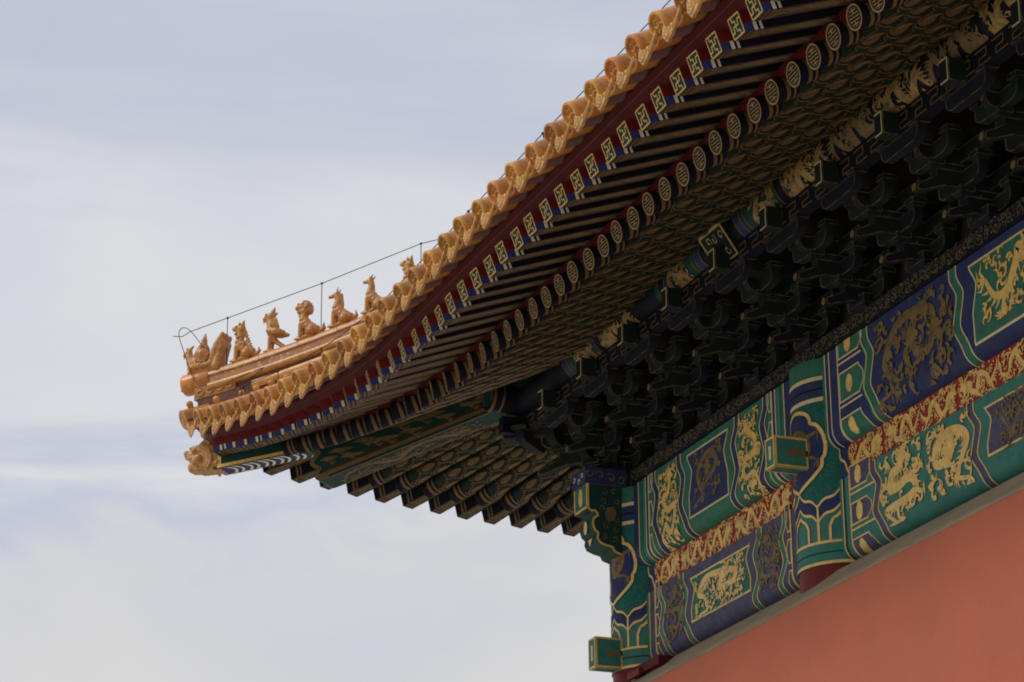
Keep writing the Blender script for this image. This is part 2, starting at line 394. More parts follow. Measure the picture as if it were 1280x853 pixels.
# --- columns
def cyl_map(cx, cy, r):
    def fm(a, z, off): return Vector((cx+(r+off)*math.sin(a), cy-(r+off)*math.cos(a), z))   # a = angle from -Y towards +X
    return fm
def make_column(cx, cy, T=None):
    mb = MB()
    mb.tube([(cx,cy,0),(cx,cy,4),(cx,cy,7.155)], CR-0.004, 'red_side', 40)
    mb.tube([(cx,cy,7.155),(cx,cy,8.885)], CR, 'teal_deep', 40)
    col_ = mb.build('column', hall, 40)
    fm = cyl_map(cx, cy, CR)
    d = MB(); A0, A1 = -1.75, 1.55
    # column paint works in (angle, height); angles in radians
    def ring(z0, z1, m, off): d.band(lambda t: A0, lambda t: A1, z0, z1, fm, m, off, n=1, cols=30)
    ring(8.73, 8.884, 'green', .002); ring(8.697, 8.73, 'cream', .006); ring(8.552, 8.697, 'blue', .003); ring(8.615, 8.63, 'night', .005); ring(8.518, 8.552, 'cream', .006)
    ring(7.16, 7.185, 'gold', .008); ring(7.185, 7.25, 'teal', .004); ring(7.25, 7.262, 'dark_green', .006); ring(7.262, 7.33, 'teal', .004); ring(7.33, 7.352, 'gold', .008)
    per = R_(60)
    def zv(a, top):   # the pointed valance under the cartouche
        q = abs(((a/per+0.5) % 1)-0.5)*2
        return top-0.15*(q+.13*math.sin(2*PI*q))
    N = 60
    AA = [A0+(A1-A0)*i/N for i in range(N+1)]
    def vband(top, bot, m, off):
        vs = []
        for a in AA: vs += [fm(a, zv(a, top), off), fm(a, zv(a, bot), off)]
        d.add(vs, [(2*i, 2*i+1, 2*i+3, 2*i+2) for i in range(N)], m)
    def flat(zb, m, off):
        vs = []
        for a in AA: vs += [fm(a, zv(a, 7.78), off), fm(a, zb, off)]
        d.add(vs, [(2*i, 2*i+1, 2*i+3, 2*i+2) for i in range(N)], m)
    flat(7.352, 'teal', .0015)
    vband(7.775, 7.66, 'blue', .004); vband(7.79, 7.768, 'gold', .008); vband(7.668, 7.645, 'gold', .008)
    for kk in range(-2, 3):
        ac = kk*per
        if ac < A0 or ac > A1: continue
        hw = R_(15)
        pts = [(ac-hw, 7.352), (ac-hw, 7.47), (ac-hw*.7, 7.53), (ac-hw*.3, 7.55), (ac, 7.585), (ac+hw*.3, 7.55), (ac+hw*.7, 7.53), (ac+hw, 7.47), (ac+hw, 7.352)]
        d.poly(pts, fm, 'purple', .005)
        for i in range(len(pts)-1):
            a, b = pts[i], pts[i+1]; e = .011
            dx, dy = (b[0]-a[0])*CR, b[1]-a[1]; q = math.hypot(dx, dy); nx_, ny_ = -dy/q*e, dx/q*e
            d.add([fm(a[0]+nx_/CR, a[1]+ny_, .009), fm(a[0]-nx_/CR, a[1]-ny_, .009), fm(b[0]-nx_/CR, b[1]-ny_, .009), fm(b[0]+nx_/CR, b[1]+ny_, .009)], [(0,1,2,3)], 'gold')
        am = ac+per/2
        if am < A1: d.add([fm(am-.03, 7.352, .008), fm(am+.03, 7.352, .008), fm(am+.03, 7.50, .008), fm(am-.03, 7.50, .008)], [(0,1,2,3)], 'gold')
        if am < A1: d.add([fm(am-.03, 7.50, .0081), fm(am+.03, 7.50, .0081), fm(am+.02, 7.63, .0081), fm(am-.02, 7.63, .0081)], [(0,1,2,3)], 'gold')
    # lobed cartouche on the front
    Wd = [(8.47,.0),(8.46,.06),(8.43,.13),(8.38,.165),(8.345,.17),(8.32,.225),(8.25,.27),(8.15,.295),(8.06,.285),(8.03,.262),(7.97,.255),(7.91,.20),(7.86,.13),(7.82,.055),(7.79,0.0)]
    for sg in (0,):
        L = [(-x/CR, z) for z, x in Wd]; Rr = [(x/CR, z) for z, x in Wd]
        loop = Rr+L[::-1][1:-1]
        # grid fill so it follows the curve
        vs = []; fs = []
        for z, x in Wd:
            for k in range(13): vs.append(fm((-x+2*x*k/12)/CR, z, .004))
        for i in range(len(Wd)-1):
            for k in range(12): fs.append((i*13+k, i*13+k+1, (i+1)*13+k+1, (i+1)*13+k))
        d.add(vs, fs, 'blue')
        for side in (1, -1):
            E_ = catmull([(side*x, z) for z, x in Wd], 3)
            d.ribbon(E_, .03, lambda s, t, o: fm(s/CR, t, o), 'gold', .012)
    d.build('painted_panel', col_)
    e = MB(); rng = random.Random(int(cx*10)+3)
    dragon(e, 0.02, 8.12, .40, -.56, lambda s, t, o: fm(s/CR, t, o), 'gold_dull', .007, rng, kind=2)
    e.build('gilded_dragon', col_)
    return col_
colA = make_column(0.0, 0.0); make_column(3.74, 0.0); make_column(BAY2, 0.0)

# --- beams
def beam_map(Yf, ztop, zbot, r, Yin):
    H = ztop-zbot-r; A = r*PI/2
    def fm(s, t, off):
        if t <= H: return Vector((s, Yf-off, ztop-t))
        if t <= H+A:
            a = (t-H)/r
            return Vector((s, Yf+r-(r+off)*math.cos(a), zbot+r-(r+off)*math.sin(a)))
        return Vector((s, Yf+r+(t-H-A), zbot-off))
    return fm, H, A, H+A+(Yin-Yf-r)
ZIG = [(0, 0), (.10, .0), (.30, .085), (.60, .015), (.88, .13), (1.5, .15)]
def zig(q):
    for (a, b), (c_, d_) in zip(ZIG, ZIG[1:]):
        if q <= c_:
            f = (q-a)/(c_-a); return b+(d_-b)*(f*f*(3-2*f)*.6+f*.4)
    return ZIG[-1][1]
def make_beam(name, s0, s1, Yf, ztop, zbot, r, spec, seed):
    Yin = -0.05
    fm, H, Aq, T = beam_map(Yf, ztop, zbot, r, Yin)
    HT = ztop-zbot
    mb = MB()
    ts = [0, H]+[H+Aq*i/8 for i in range(1, 9)]+[T]
    secs = []
    for s in (s0, s1):
        sec = [fm(s, t, 0) for t in ts]+[Vector((s, 0.3, zbot)), Vector((s, 0.3, ztop))]
        secs.append(sec)
    mb.sweep(secs, spec['base'])
    bo = mb.build(name, hall, 35)
    c = (s0+s1)/2
    d = MB()
    rng = random.Random(seed)
    gl = spec.get('line', 'gold')
    for side in (0, 1):
        X = (lambda s: s0+s) if side == 0 else (lambda s: s1-s)
        def const(v): return lambda t: X(v)
        def zz(v): return lambda t: X(v+zig(t/HT))
        # upright strips at the end
        for a, b, m in spec['strips']: d.band(const(a), const(b), 0, T, fm, m, .002)
        for a in spec['lines']: d.band(const(a-.008), const(a+.008), 0, T, fm, gl, .006)
        # cells
        ca, cb, cm_, sep = spec['cells']
        d.band(const(ca), zz(cb), 0, T, fm, sep, .0022)
        for (q0, q1) in spec['rows']:
            t0, t1 = q0*HT, min(q1*HT, T); hh = t1-t0
            ln = spec['cell_len']; ch = min(.07, ln*.4)
            def rf(t, t0=t0, t1=t1): 
                e = min(t-t0+(.001 if q0 > 0 else 1), t1-t+(1 if q1 > 1.1 else 0.001))
                return X(ca+ln-ch*(1-smooth01(e/(hh*.42))))
            for j, (mm, g_, o_) in enumerate(((gl, 0, .005), (cm_, .014, .0065))):
                d.band(lambda t, g_=g_: X(ca+g_), (lambda t, rf=rf, g_=g_: rf(t)-(g_ if side == 0 else -g_)), t0+g_, t1-g_, fm, mm, o_)
            if ln > .2:
                bt = (t0+t1)/2 if q1 < 1.1 else t0+.1
                bp = [(X(ca+ln*.42)+.052*math.cos(a_*PI/12)*(1+.08*math.sin(a_*1.3*PI)), bt+.075*math.sin(a_*PI/12)*(1+.06*math.cos(a_*PI*.75))) for a_ in range(24)]
                d.poly(bp, fm, 'gold', .009)
            d.band(const(ca), (lambda t: X(cb+zig(t/HT)-.01)), t1+.028, t1+.044, fm, gl, .007, n=1, cols=1) if q1 < 1.1 and ln > .2 else None
        # dragon ground and zigzag bands
        for a, b, m in spec['zones']: d.band(zz(a), zz(b), 0, T, fm, m, .003, n=40)
        for a in spec['zlines']: d.band(zz(a-.007), zz(a+.007), 0, T, fm, gl, .007, n=40)
    # centre panel
    pa, bor, bm_, pm = spec['panel']
    def pl(t, e=0):
        q = (t/HT)
        return s0+pa+.03+e+zig(min(q, .62))
    t_a, t_b = spec['panel_t']
    d.band(lambda t: s0+pa-.02+zig(t/HT), lambda t: s1-pa+.02-zig(t/HT), 0, T, fm, bm_, .0034, n=40, cols=1)
    def sharp(t, e): return pl(t, e)-(0.0)
    for m, e, o_ in ((gl, 0, .006), (pm, .018, .0075)):
        d.band(lambda t, e=e: pl(t, e+bor), lambda t, e=e: s0+s1-pl(t, e+bor), t_a+e, t_b-e, fm, m, o_, n=30, cols=1)
    # panel on the underside
    if spec.get('under'):
        u0 = H+Aq*.97; u1 = T-.03
        for m, e, o_ in ((gl, 0, .006), ('dark_green', .014, .0075)):
            d.band(lambda t, e=e: s0+pa+.45+e, lambda t, e=e: s1-pa-.45-e, u0+e, u1-e, fm, m, o_, n=4)
    d.build('painted_bands', bo)
    # dragons
    off = .0085
    for (x0, x1, q0, q1, m, kind, flip) in spec['dragons']:
        for mir in (False, True):
            e = MB()
            if mir and x1 > (s1-s0)/2: continue
            a, b = (s0+x0, s0+x1) if not mir else (s1-x1, s1-x0)
            dragon(e, (a+b)/2, (q0+q1)/2*HT, b-a, (q1-q0)*HT, fm, m, off, rng, flip=flip != mir, kind=kind)
            e.build('gilded_dragon', bo)
    return bo

lowY, upY = -0.20, -0.28
# first bay (3.0 m), second bay (long)
make_beam('lower_tie_beam', 0.33, 3.41, lowY, 7.83, 7.165, .12, dict(base='blue',
    strips=[(0, .07, 'green'), (.07, .17, 'purple'), (.17, .19, 'blue')], lines=[.07, .19],
    cells=(.20, .27, 'purple', 'purple'), rows=[(-.1, .28), (.36, .68), (.76, 1.2)], cell_len=.09,
    zones=[(.25, .33, 'teal'), (.33, .72, 'purple'), (.72, .81, 'teal'), (.81, .95, 'purple')], zlines=[.25, .33, .72, .81],
    panel=(.86, .04, 'purple', 'green'), panel_t=(.09, .50),
    dragons=[(.40, .80, .06, .84, 'gold_dull', 0, False), (1.02, 2.06, .16, .74, 'gold', 2, False)]), 1)
make_beam('lower_tie_beam', 4.07, BAY2-.33, lowY, 7.83, 7.165, .12, dict(base='green',
    strips=[(0, .05, 'teal'), (.05, .09, 'dark_green'), (.09, .16, 'teal')], lines=[.05, .165],
    cells=(.17, .50, 'purple', 'teal'), rows=[(-.1, .20), (.36, .64), (.80, 1.25)], cell_len=.34,
    zones=[(.50, .59, 'purple'), (.59, 1.97, 'teal'), (1.97, 2.06, 'purple'), (2.06, 2.2, 'teal')], zlines=[.50, .59, 1.97, 2.06],
    panel=(2.10, .06, 'teal', 'purple'), panel_t=(.09, .47),
    dragons=[(.66, 1.30, .04, .86, 'gold', 0, False), (1.36, 2.0, .04, .86, 'gold', 2, True), (2.36, 3.6, .14, .70, 'gold_dull', 1, False)]), 2)
make_beam('upper_tie_beam', 0.27, 3.47, upY, 8.88, 8.09, .13, dict(base='blue', line='cream', under=True,
    strips=[(0, .12, 'blue'), (.12, .18, 'green'), (.18, .20, 'dark_green'), (.20, .28, 'teal')], lines=[.12, .28, .34],
    cells=(.35, .38, 'green', 'green'), rows=[(-.1, .22), (.32, .62), (.72, 1.2)], cell_len=.09,
    zones=[(.40, .50, 'blue'), (.50, .96, 'green'), (.96, 1.05, 'blue'), (1.05, 1.2, 'green')], zlines=[.40, .50, .96, 1.05],
    panel=(1.12, .03, 'green', 'blue'), panel_t=(.06, .66),
    dragons=[(.58, .98, .04, 1.02, 'gold', 0, False), (1.32, 1.90, .12, .74, 'gold_dull', 2, False)]), 3)
make_beam('upper_tie_beam', 4.02, BAY2-.27, upY, 8.88, 8.09, .13, dict(base='green', line='cream', under=True,
    strips=[(0, .06, 'green'), (.06, .18, 'blue'), (.18, .27, 'blue')], lines=[.06, .13, .27],
    cells=(.28, .62, 'green', 'blue'), rows=[(-.1, .16), (.30, .62), (.78, 1.2)], cell_len=.40,
    zones=[(.66, .77, 'green'), (.77, 2.03, 'blue'), (2.03, 2.13, 'green'), (2.13, 2.3, 'blue')], zlines=[.66, .77, 2.03, 2.13],
    panel=(2.18, .09, 'blue', 'green'), panel_t=(.07, .70),
    dragons=[(.86, 2.06, .05, .98, 'gold_dull', 2, False), (2.44, 3.95, .10, .76, 'gold', 1, False)]), 4)
# plain-built beams of the hidden side elevation (same mesh data, mirrored)
# dragon board between the beams
def make_board(s0, s1, seed):
    b = MB(); b.box((s0, -0.18, 7.832), (s1, 0.1, 8.088), 'red_board'); bo = b.build('dragon_board', hall)
    b = MB(); b.box((s0-.16, -0.184, 7.832), (s0-.002, 0.1, 8.088), 'blue'); b.box((s1+.002, -0.184, 7.832), (s1+.16, 0.1, 8.088), 'blue')
    for q, sg in ((s0-.10, 1), (s1+.10, -1)):
        b.ribbon(catmull([(q-.05*sg, 0), (q-.03*sg, .08), (q+.03*sg, .12), (q+.06*sg, .18), (q+.10*sg, .25)], 5), .022, lambda s, t, off: Vector((s, -.184-off, 8.085-t)), 'gold', .004)
    b.build('board_end_block', bo)
    fm = lambda s, t, off: Vector((s, -0.18-off, 8.085-t))
    e = MB(); rng = random.Random(seed); n = max(2, round((s1-s0)/.56)); L = (s1-s0)/n
    for i in range(n):
        e = MB(); dragon(e, s0+(i+.5)*L, .125, L*.97, .235, fm, 'gold', .004, rng, flip=i % 2 == 1, kind=1); e.build('gilded_dragon', bo)
make_board(.50, 3.24, 5); make_board(4.22, BAY2-.48, 6)
# plate above the beams
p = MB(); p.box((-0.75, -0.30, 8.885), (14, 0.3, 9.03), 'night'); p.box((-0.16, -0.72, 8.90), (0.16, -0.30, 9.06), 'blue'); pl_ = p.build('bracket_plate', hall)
e = MB(); rng = random.Random(9)
fm = lambda s, t, off: Vector((s, -0.30-off, 9.03-t))
curls(e, fm, 'gold_dull', .002, .25, 10.4, .0, .145, .105, .05, rng, .010)
curls(e, fm, 'b_line', .0045, .25, 10.4, .005, .14, .06, .034, rng, .009)
e.build('gilded_scrolls', pl_); e = MB()
fm2 = lambda s, t, off: Vector((0.16+off, -0.72+s, 9.06-t)); curls(e, fm2, 'gold_dull', .002, .0, .42, .0, .16, .09, .05, rng, .014)
e.build('gilded_scrolls', pl_); e = MB()
fm3 = lambda s, t, off: Vector((-0.16+s, -0.72-off, 9.06-t)); curls(e, fm3, 'cream', .002, .03, .29, .02, .15, .07, .03, rng, .016)
e.build('gilded_scrolls', pl_)

# --- projecting beam heads
def square_head(cx, y0, y1, z0, z1, hw, T=None):
    b = MB(); b.box((cx-hw, y0, z0), (cx+hw, y1, z1), 'teal')
    o = b.build('beam_head', hall)
    g = MB(); f1 = lambda s, t, off: Vector((cx+hw+off, s, t)); f2 = lambda s, t, off: Vector((s, y0-off, t))
    f3 = lambda s, t, off: Vector((s, t, z0-off))
    def rim(f, a0, a1, b0, b1, wd, m, off):
        for q in (((a0, b0+wd/2), (a1, b0+wd/2)), ((a0, b1-wd/2), (a1, b1-wd/2))): g.ribbon(q, wd, f, m, off)
        for q in (((a0+wd/2, b0+wd), (a0+wd/2, b1-wd)), ((a1-wd/2, b0+wd), (a1-wd/2, b1-wd))): g.ribbon(q, wd, f, m, off)
    rim(f1, y0, y1, z0, z1, .018, 'gold', .003); rim(f2, cx-hw, cx+hw, z0, z1, .018, 'gold', .003); rim(f3, cx-hw, cx+hw, y0, y1, .018, 'gold', .003)
    g.ribbon([(y0+.11, (z0+z1)/2), (y1, (z0+z1)/2)], .05, f1, 'gold_dim', .003)
    g.ribbon([(cx, z0+.07), (cx, z1-.07)], .04, f2, 'cream', .003)
    g.build('gilded_trim', o); return o
square_head(0.035, -0.63, -0.36, 7.165, 7.45, .08)
square_head(3.785, -0.66, -0.36, 7.97, 8.225, .08)
# carved overlord-fist head at the corner
hd = MB()
PF = [(-.34, 8.92), (-.70, 8.92), (-.70, 8.66), (-.63, 8.645), (-.60, 8.60), (-.645, 8.565), (-.655, 8.51), (-.635, 8.45), (-.60, 8.42), (-.61, 8.38), (-.585, 8.33), (-.52, 8.305), (-.45, 8.29), (-.43, 8.25), (-.34, 8.22)]
hd.sweep([[Vector((-.155, y, z)) for y, z in PF], [Vector((.155, y, z)) for y, z in PF]], 'dark_green')
ho = hd.build('carved_beam_head', hall)
g = MB(); f1 = lambda s, t, off: Vector((.155+off, s, t)); f2 = lambda s, t, off: Vector((s, -.70-off, t))
def inset(poly, k): 
    cx = sum(p[0] for p in poly)/len(poly); cy = sum(p[1] for p in poly)/len(poly); return [(cx+(x-cx)*k, cy+(y-cy)*k) for x, y in poly]
edge = inset(PF, .955)[1:]
g.ribbon(catmull(edge, 2), .022, f1, 'gold', .004)
g.ribbon([edge[0], (edge[0][0]+.33, edge[0][1])], .012, f1, 'gold_dim', .003)
curls(g, f1, 'gold_dull', .003, -.58, -.36, 8.36, 8.88, .085, .035, random.Random(4), .009)
fl = [(-.47+.055*math.cos(a*PI/8)*(1+.12*math.cos(a*4)), 8.62+.07*math.sin(a*PI/8)*(1+.12*math.cos(a*4))) for a in range(16)]
g.poly(fl, f1, 'gold_dim', .006)
g.poly([(-.14, 8.67), (.14, 8.67), (.14, 8.91), (-.14, 8.91)], f2, 'green', .002)
for q in (((-.145, 8.665), (-.145, 8.915)), ((.145, 8.665), (.145, 8.915)), ((-.155, 8.91), (.155, 8.91)), ((-.155, 8.67), (.155, 8.67))): g.ribbon(q, .022, f2, 'gold', .004)
g.poly([(.045*math.cos(a*PI/8), 8.79+.09*math.sin(a*PI/8)) for a in range(16)], f2, 'gold', .005)
f4 = lambda s, t, off: Vector((s, -.657-off, t))
g.poly([(.04*math.cos(a*PI/8), 8.505+.065*math.sin(a*PI/8)) for a in range(16)], f4, 'gold', .004)
f5 = lambda s, t, off: Vector((s, -.612-off, t))
g.poly([(-.05, 8.40), (.05, 8.40), (.0, 8.33)], f5, 'gold', .004)
g.build('gilded_trim', ho)

# ------------------------------------------------------------------ eaves geometry
FD, FZ = 3.035, 9.417          # flying rafter tip
X0, DC = 1.5, 3.42
def tcv(x): return max(0.0, min(1.0, (X0-x)/(X0+DC)))
def lift(x): return 0.595*tcv(x)**2.0
def thrust(x): return 0.42*tcv(x)**1.7
SP = 0.295
def rafter_axis(xt):
    """tip, inward plan direction, slopes, visible length for the flying rafter whose tip is at xt"""
    q = min(1, max(0, (3.4-xt)/6.7))**1.03
    th = R_(43.0)*q
    tip = Vector((xt, -(FD+thrust(xt)), FZ+lift(xt)))
    d = Vector((math.sin(th), math.cos(th), 0))
    return tip, d, th, q
def corner_len(p, d, lim):
    # distance along plan dir until 0.14 m short of the diagonal corner beam
    # diagonal: x=y ; signed distance (x-y)/sqrt2 ; start positive
    s0 = (p.x-p.y)/math.sqrt(2); r = (d.x-d.y)/math.sqrt(2)
    if r >= -1e-6: return lim
    return min(lim, (s0-0.13)/(-r))

# prototype: flying rafter (x inward from the tip)
FW = 0.15
def proto_fly(dark=False):  # dark: copy for the side elevation, eave shade painted into its side colours
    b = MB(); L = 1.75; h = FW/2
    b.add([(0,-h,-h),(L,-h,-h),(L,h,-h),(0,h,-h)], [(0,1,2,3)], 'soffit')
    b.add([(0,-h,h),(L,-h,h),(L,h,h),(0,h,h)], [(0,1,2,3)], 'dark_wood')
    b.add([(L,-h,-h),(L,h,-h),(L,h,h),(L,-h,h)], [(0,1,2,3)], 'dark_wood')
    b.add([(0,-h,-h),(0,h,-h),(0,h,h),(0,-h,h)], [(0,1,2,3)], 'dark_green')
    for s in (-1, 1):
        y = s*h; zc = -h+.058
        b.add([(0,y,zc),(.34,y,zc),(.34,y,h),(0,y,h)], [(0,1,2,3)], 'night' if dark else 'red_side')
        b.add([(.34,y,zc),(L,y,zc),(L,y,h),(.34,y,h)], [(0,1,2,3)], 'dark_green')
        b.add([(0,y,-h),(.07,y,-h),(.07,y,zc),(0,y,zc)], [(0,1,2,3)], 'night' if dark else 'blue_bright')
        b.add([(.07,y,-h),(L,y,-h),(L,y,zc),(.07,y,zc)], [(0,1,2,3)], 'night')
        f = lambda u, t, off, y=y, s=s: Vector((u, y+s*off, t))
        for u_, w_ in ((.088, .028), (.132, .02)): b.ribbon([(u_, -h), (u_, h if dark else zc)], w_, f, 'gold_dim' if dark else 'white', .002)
    f = lambda u, t, off: Vector((u, t, -h-off))
    b.ribbon([(.06, -h), (.06, h)], .09, f, 'dark_wood', .0015)
    for u in (.05, .09, .13): b.ribbon([(u+.04, -h), (u, 0), (u+.04, h)] if False else [(u, -h), (u, h)], .014, f, 'gold_dim', .002)
    for t in (-h+.012, h-.012): b.ribbon([(.12, t), (L, t)], .022, f, 'dark_wood', .0022)
    o = b.build('flying_rafter', hall)
    g = MB(); fe = lambda s, t, off: Vector((-off, s, t))
    e = h*.93; wd = .010
    for a in ((-e,-e,e,-e),(e,-e,e,e),(e,e,-e,e),(-e,e,-e,-e)): g.ribbon([(a[0],a[1]),(a[2],a[3])], wd, fe, 'gold', .002)
    
    u = e*2/5; G = [(0,0),(0,0)]
    for kk, arm in enumerate((((.5, .5), (.735, .5), (.735, .24), (1, .24)), ((.5, .5), (.265, .5), (.265, .76), (0, .76)), ((.5, .5), (.5, .24), (.265, .24), (.265, 0)), ((.5, .5), (.5, .76), (.735, .76), (.735, 1)))):
        for (u0, v0), (u1, v1) in zip(arm, arm[1:]):
            g.ribbon([(-(u0-.5)*2*e, (.5-v0)*2*e), (-(u1-.5)*2*e, (.5-v1)*2*e)], wd*.85, fe, 'gold', .0025+.0002*kk+(.0001 if u0 == u1 else 0))
    g.build('rafter_end_panel', o)
    return o
# prototype: round eave rafter
RR = 0.088
def proto_eave():
    b = MB(); L = 3.0; n = 20
    b.tube([(0,0,0),(.172,0,0)], RR, 'night', n); b.tube([(.17,0,0),(L,0,0)], RR-.0005, 'rafter_dark', n)
    b.v = [(x_+z_*.16, y_, z_) if x_ < .01 else (x_, y_, z_) for x_, y_, z_ in b.v]
    o = b.build('eave_rafter', hall, 40)
    g = MB()
    fm = lambda s, t, off: Vector((s, (RR+off)*math.sin(t/RR), -(RR+off)*math.cos(t/RR)))   # t=0 is the underside
    for u, uw in ((.062, .032), (.122, .02)):
        g.band(lambda t: u, lambda t: u+uw, -2.2*RR, 2.2*RR, fm, 'gold_dim', .002, n=20)
    k = .003
    per = .25; u0 = .20
    for i in range(11):
        for j, (t0, ph) in enumerate(((-.105, .5), (0, 0), (.105, .5))):
            s = u0+(i+ph)*per
            k += .00002
            bl = []   # gilded blob, blunt side outwards
            for a in range(14):
                an = 2*PI*a/14
                bl.append((s+.10+.085*math.cos(an), t0+.040*math.sin(an)*(0.55+.45*(1-math.cos(an))/2)))
            g.poly(bl, fm, 'gold_dim', k)
            arc = [(s+.10-.112*math.cos(an*.12), t0+.052*math.sin(an*.12)*1.0) for an in range(-12, 13, 2)]
            g.ribbon(arc, .008, fm, 'gold_dim', k)
            for sg in (-1, 1):
                sp = [(s-.02+.024*(1-.085*q)*math.cos(.75*q*sg+1.6*sg), t0+sg*.026+.020*(1-.085*q)*math.sin(.75*q*sg+1.6*sg)) for q in range(9)]
                g.ribbon(sp, .0085, fm, 'gold_dim', k+.001)
    g.build('gilded_cloud_pattern', o)
    e = MB(); fe = lambda s, t, off: Vector((-off+t*.16, s, t))
    def ringr(r, w_, m, off): 
        pts = [(r*math.cos(a*PI/14), r*math.sin(a*PI/14)) for a in range(29)]; e.ribbon(pts, w_, fe, m, off)
    ringr(RR-.006, .012, 'gold_soft', .003); ringr(RR-.024, .006, 'gold_dim', .003)
    rr = RR-.03
    for q in (-2, -1, 0, 1, 2):
        z = q*.0225; x = math.sqrt(max(0, rr*rr-z*z))
        if q % 2: 
            e.ribbon([(-x, z), (-.007, z)], .0085, fe, 'gold_soft', .003); e.ribbon([(.007, z), (x, z)], .0085, fe, 'gold_soft', .003)
        else: e.ribbon([(-x, z), (x, z)], .0085, fe, 'gold_soft', .003)
    e.ribbon([(0, -rr), (0, -.02)], .006, fe, 'gold', .0035); e.ribbon([(0, .02), (0, rr)], .006, fe, 'gold', .0035)
    e.build('longevity_medallion', o)
    return o
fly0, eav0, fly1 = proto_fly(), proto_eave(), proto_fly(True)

xs = []
x = 9.6
while x > -3.30: xs.append(x); x -= SP
axes = []; rj = random.Random(77)
for side in (0, 1):
    for x in xs:
        if side == 1 and x > 5.2: continue
        tip, d, th, q = rafter_axis(x)
        sl = 0.36*math.cos(th)-0.10*q
        Lf = corner_len(tip, d, 1.7)
        et = tip+d*(0.72-.10*q); se = 0.50*math.cos(th)-0.17*q
        et.z = tip.z+sl*(0.72-.10*q)-FW/2-0.05-RR
        Le = corner_len(et, d, 2.95)
        axes.append((side, x, tip, d, sl, Lf, et, se, Le))
used = set()
def place(o0, T):
    if o0.name not in used:
        used.add(o0.name); o0.matrix_local = T; return o0
    return copy_tree(o0, hall, T)
for side, x, tip, d, sl, Lf, et, se, Le in axes:
    if Lf > .25:
        T = frame(tip+Vector((rj.uniform(-.005, .005), rj.uniform(-.012, .008), rj.uniform(-.005, .005))), (d.x+rj.uniform(-.008, .008), d.y, sl+rj.uniform(-.006, .006))) @ Matrix.Rotation(rj.uniform(-.03, .03), 4, 'X')
        T = T @ Matrix.Diagonal((min(1.0, Lf/1.75*1.0) if Lf < 1.7 else 1.0, 1, 1, 1)) if Lf < 1.1 else T
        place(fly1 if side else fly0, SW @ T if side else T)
    if Le > .25 and x > -3.05:
        T = frame(et+Vector((rj.uniform(-.005, .005), rj.uniform(-.01, .01), rj.uniform(-.004, .004))), (d.x, d.y, se)) @ Matrix.Rotation(rj.uniform(-.08, .08), 4, 'X')
        if Le < 2.5: T = T @ Matrix.Diagonal((max(.25, Le/3.0), 1, 1, 1))
        place(eav0, SW @ T if side else T)

# boards: soffits, eave boards, fascia
def eave_boards(side):
    Q = [a for a in axes if a[0] == 0 and (side == 0 or a[1] < 5.3)]
    S_ = (lambda v: SW @ v) if side else (lambda v: v)
    so = MB()
    up = Vector((0,0,1))
    for (a, b) in zip(Q, Q[1:]):
        for k, (off, hh) in enumerate((((FW/2+.004), 'fly'), (RR+.004, 'eave'))):
            def pt(A, s):
                if hh == 'fly':
                    return A[2]+Vector((A[3].x*s, A[3].y*s, A[4]*s+off))
                return A[6]+Vector((A[3].x*s, A[3].y*s, A[7]*s+off))
            la, lb = ((a[5], b[5]) if hh == 'fly' else (a[8], b[8]))
            la, lb = max(la, .1), max(lb, .1); s0 = .02 if hh == 'fly' else .06
            v = [pt(a, s0), pt(a, la), pt(b, lb), pt(b, s0)]
            v2 = [q+up*.03 for q in v]
            so.add([S_(q) for q in v+v2], [(0,1,2,3),(4,7,6,5),(0,4,5,1),(1,5,6,2),(2,6,7,3),(3,7,4,0)], 'red_wood' if hh == 'fly' else 'dark_wood')
    so.build('soffit_board', hall)
    def strip(name, fn, prof, m):
        b_ = MB(); secs = []
        for A in Q:
            o, d = fn(A); out = -d
            secs.append([S_(o+out*u+up*v) for u, v in prof])
        b_.sweep(secs, m); return b_.build(name, hall)
    strip('eave_board', lambda A: (A[2]+up*(FW/2), A[3]), [(-.10, .0), (-.03, .0), (.05, .135), (-.10, .135)], 'red_wood')
    strip('lower_eave_board', lambda A: (A[6]+up*(RR), A[3]), [(-.14, .002), (.0, .002), (.0, .055), (-.14, .055)], 'red_wood')
    # closing boards between the flying rafters
    strip('rafter_stop_board', lambda A: (A[6]+up*(RR+.055), A[3]), [(-.10, 0), (-.06, 0), (-.06, FW+.06), (-.10, FW+.06)], 'red_wood')
eave_boards(0); eave_boards(1)

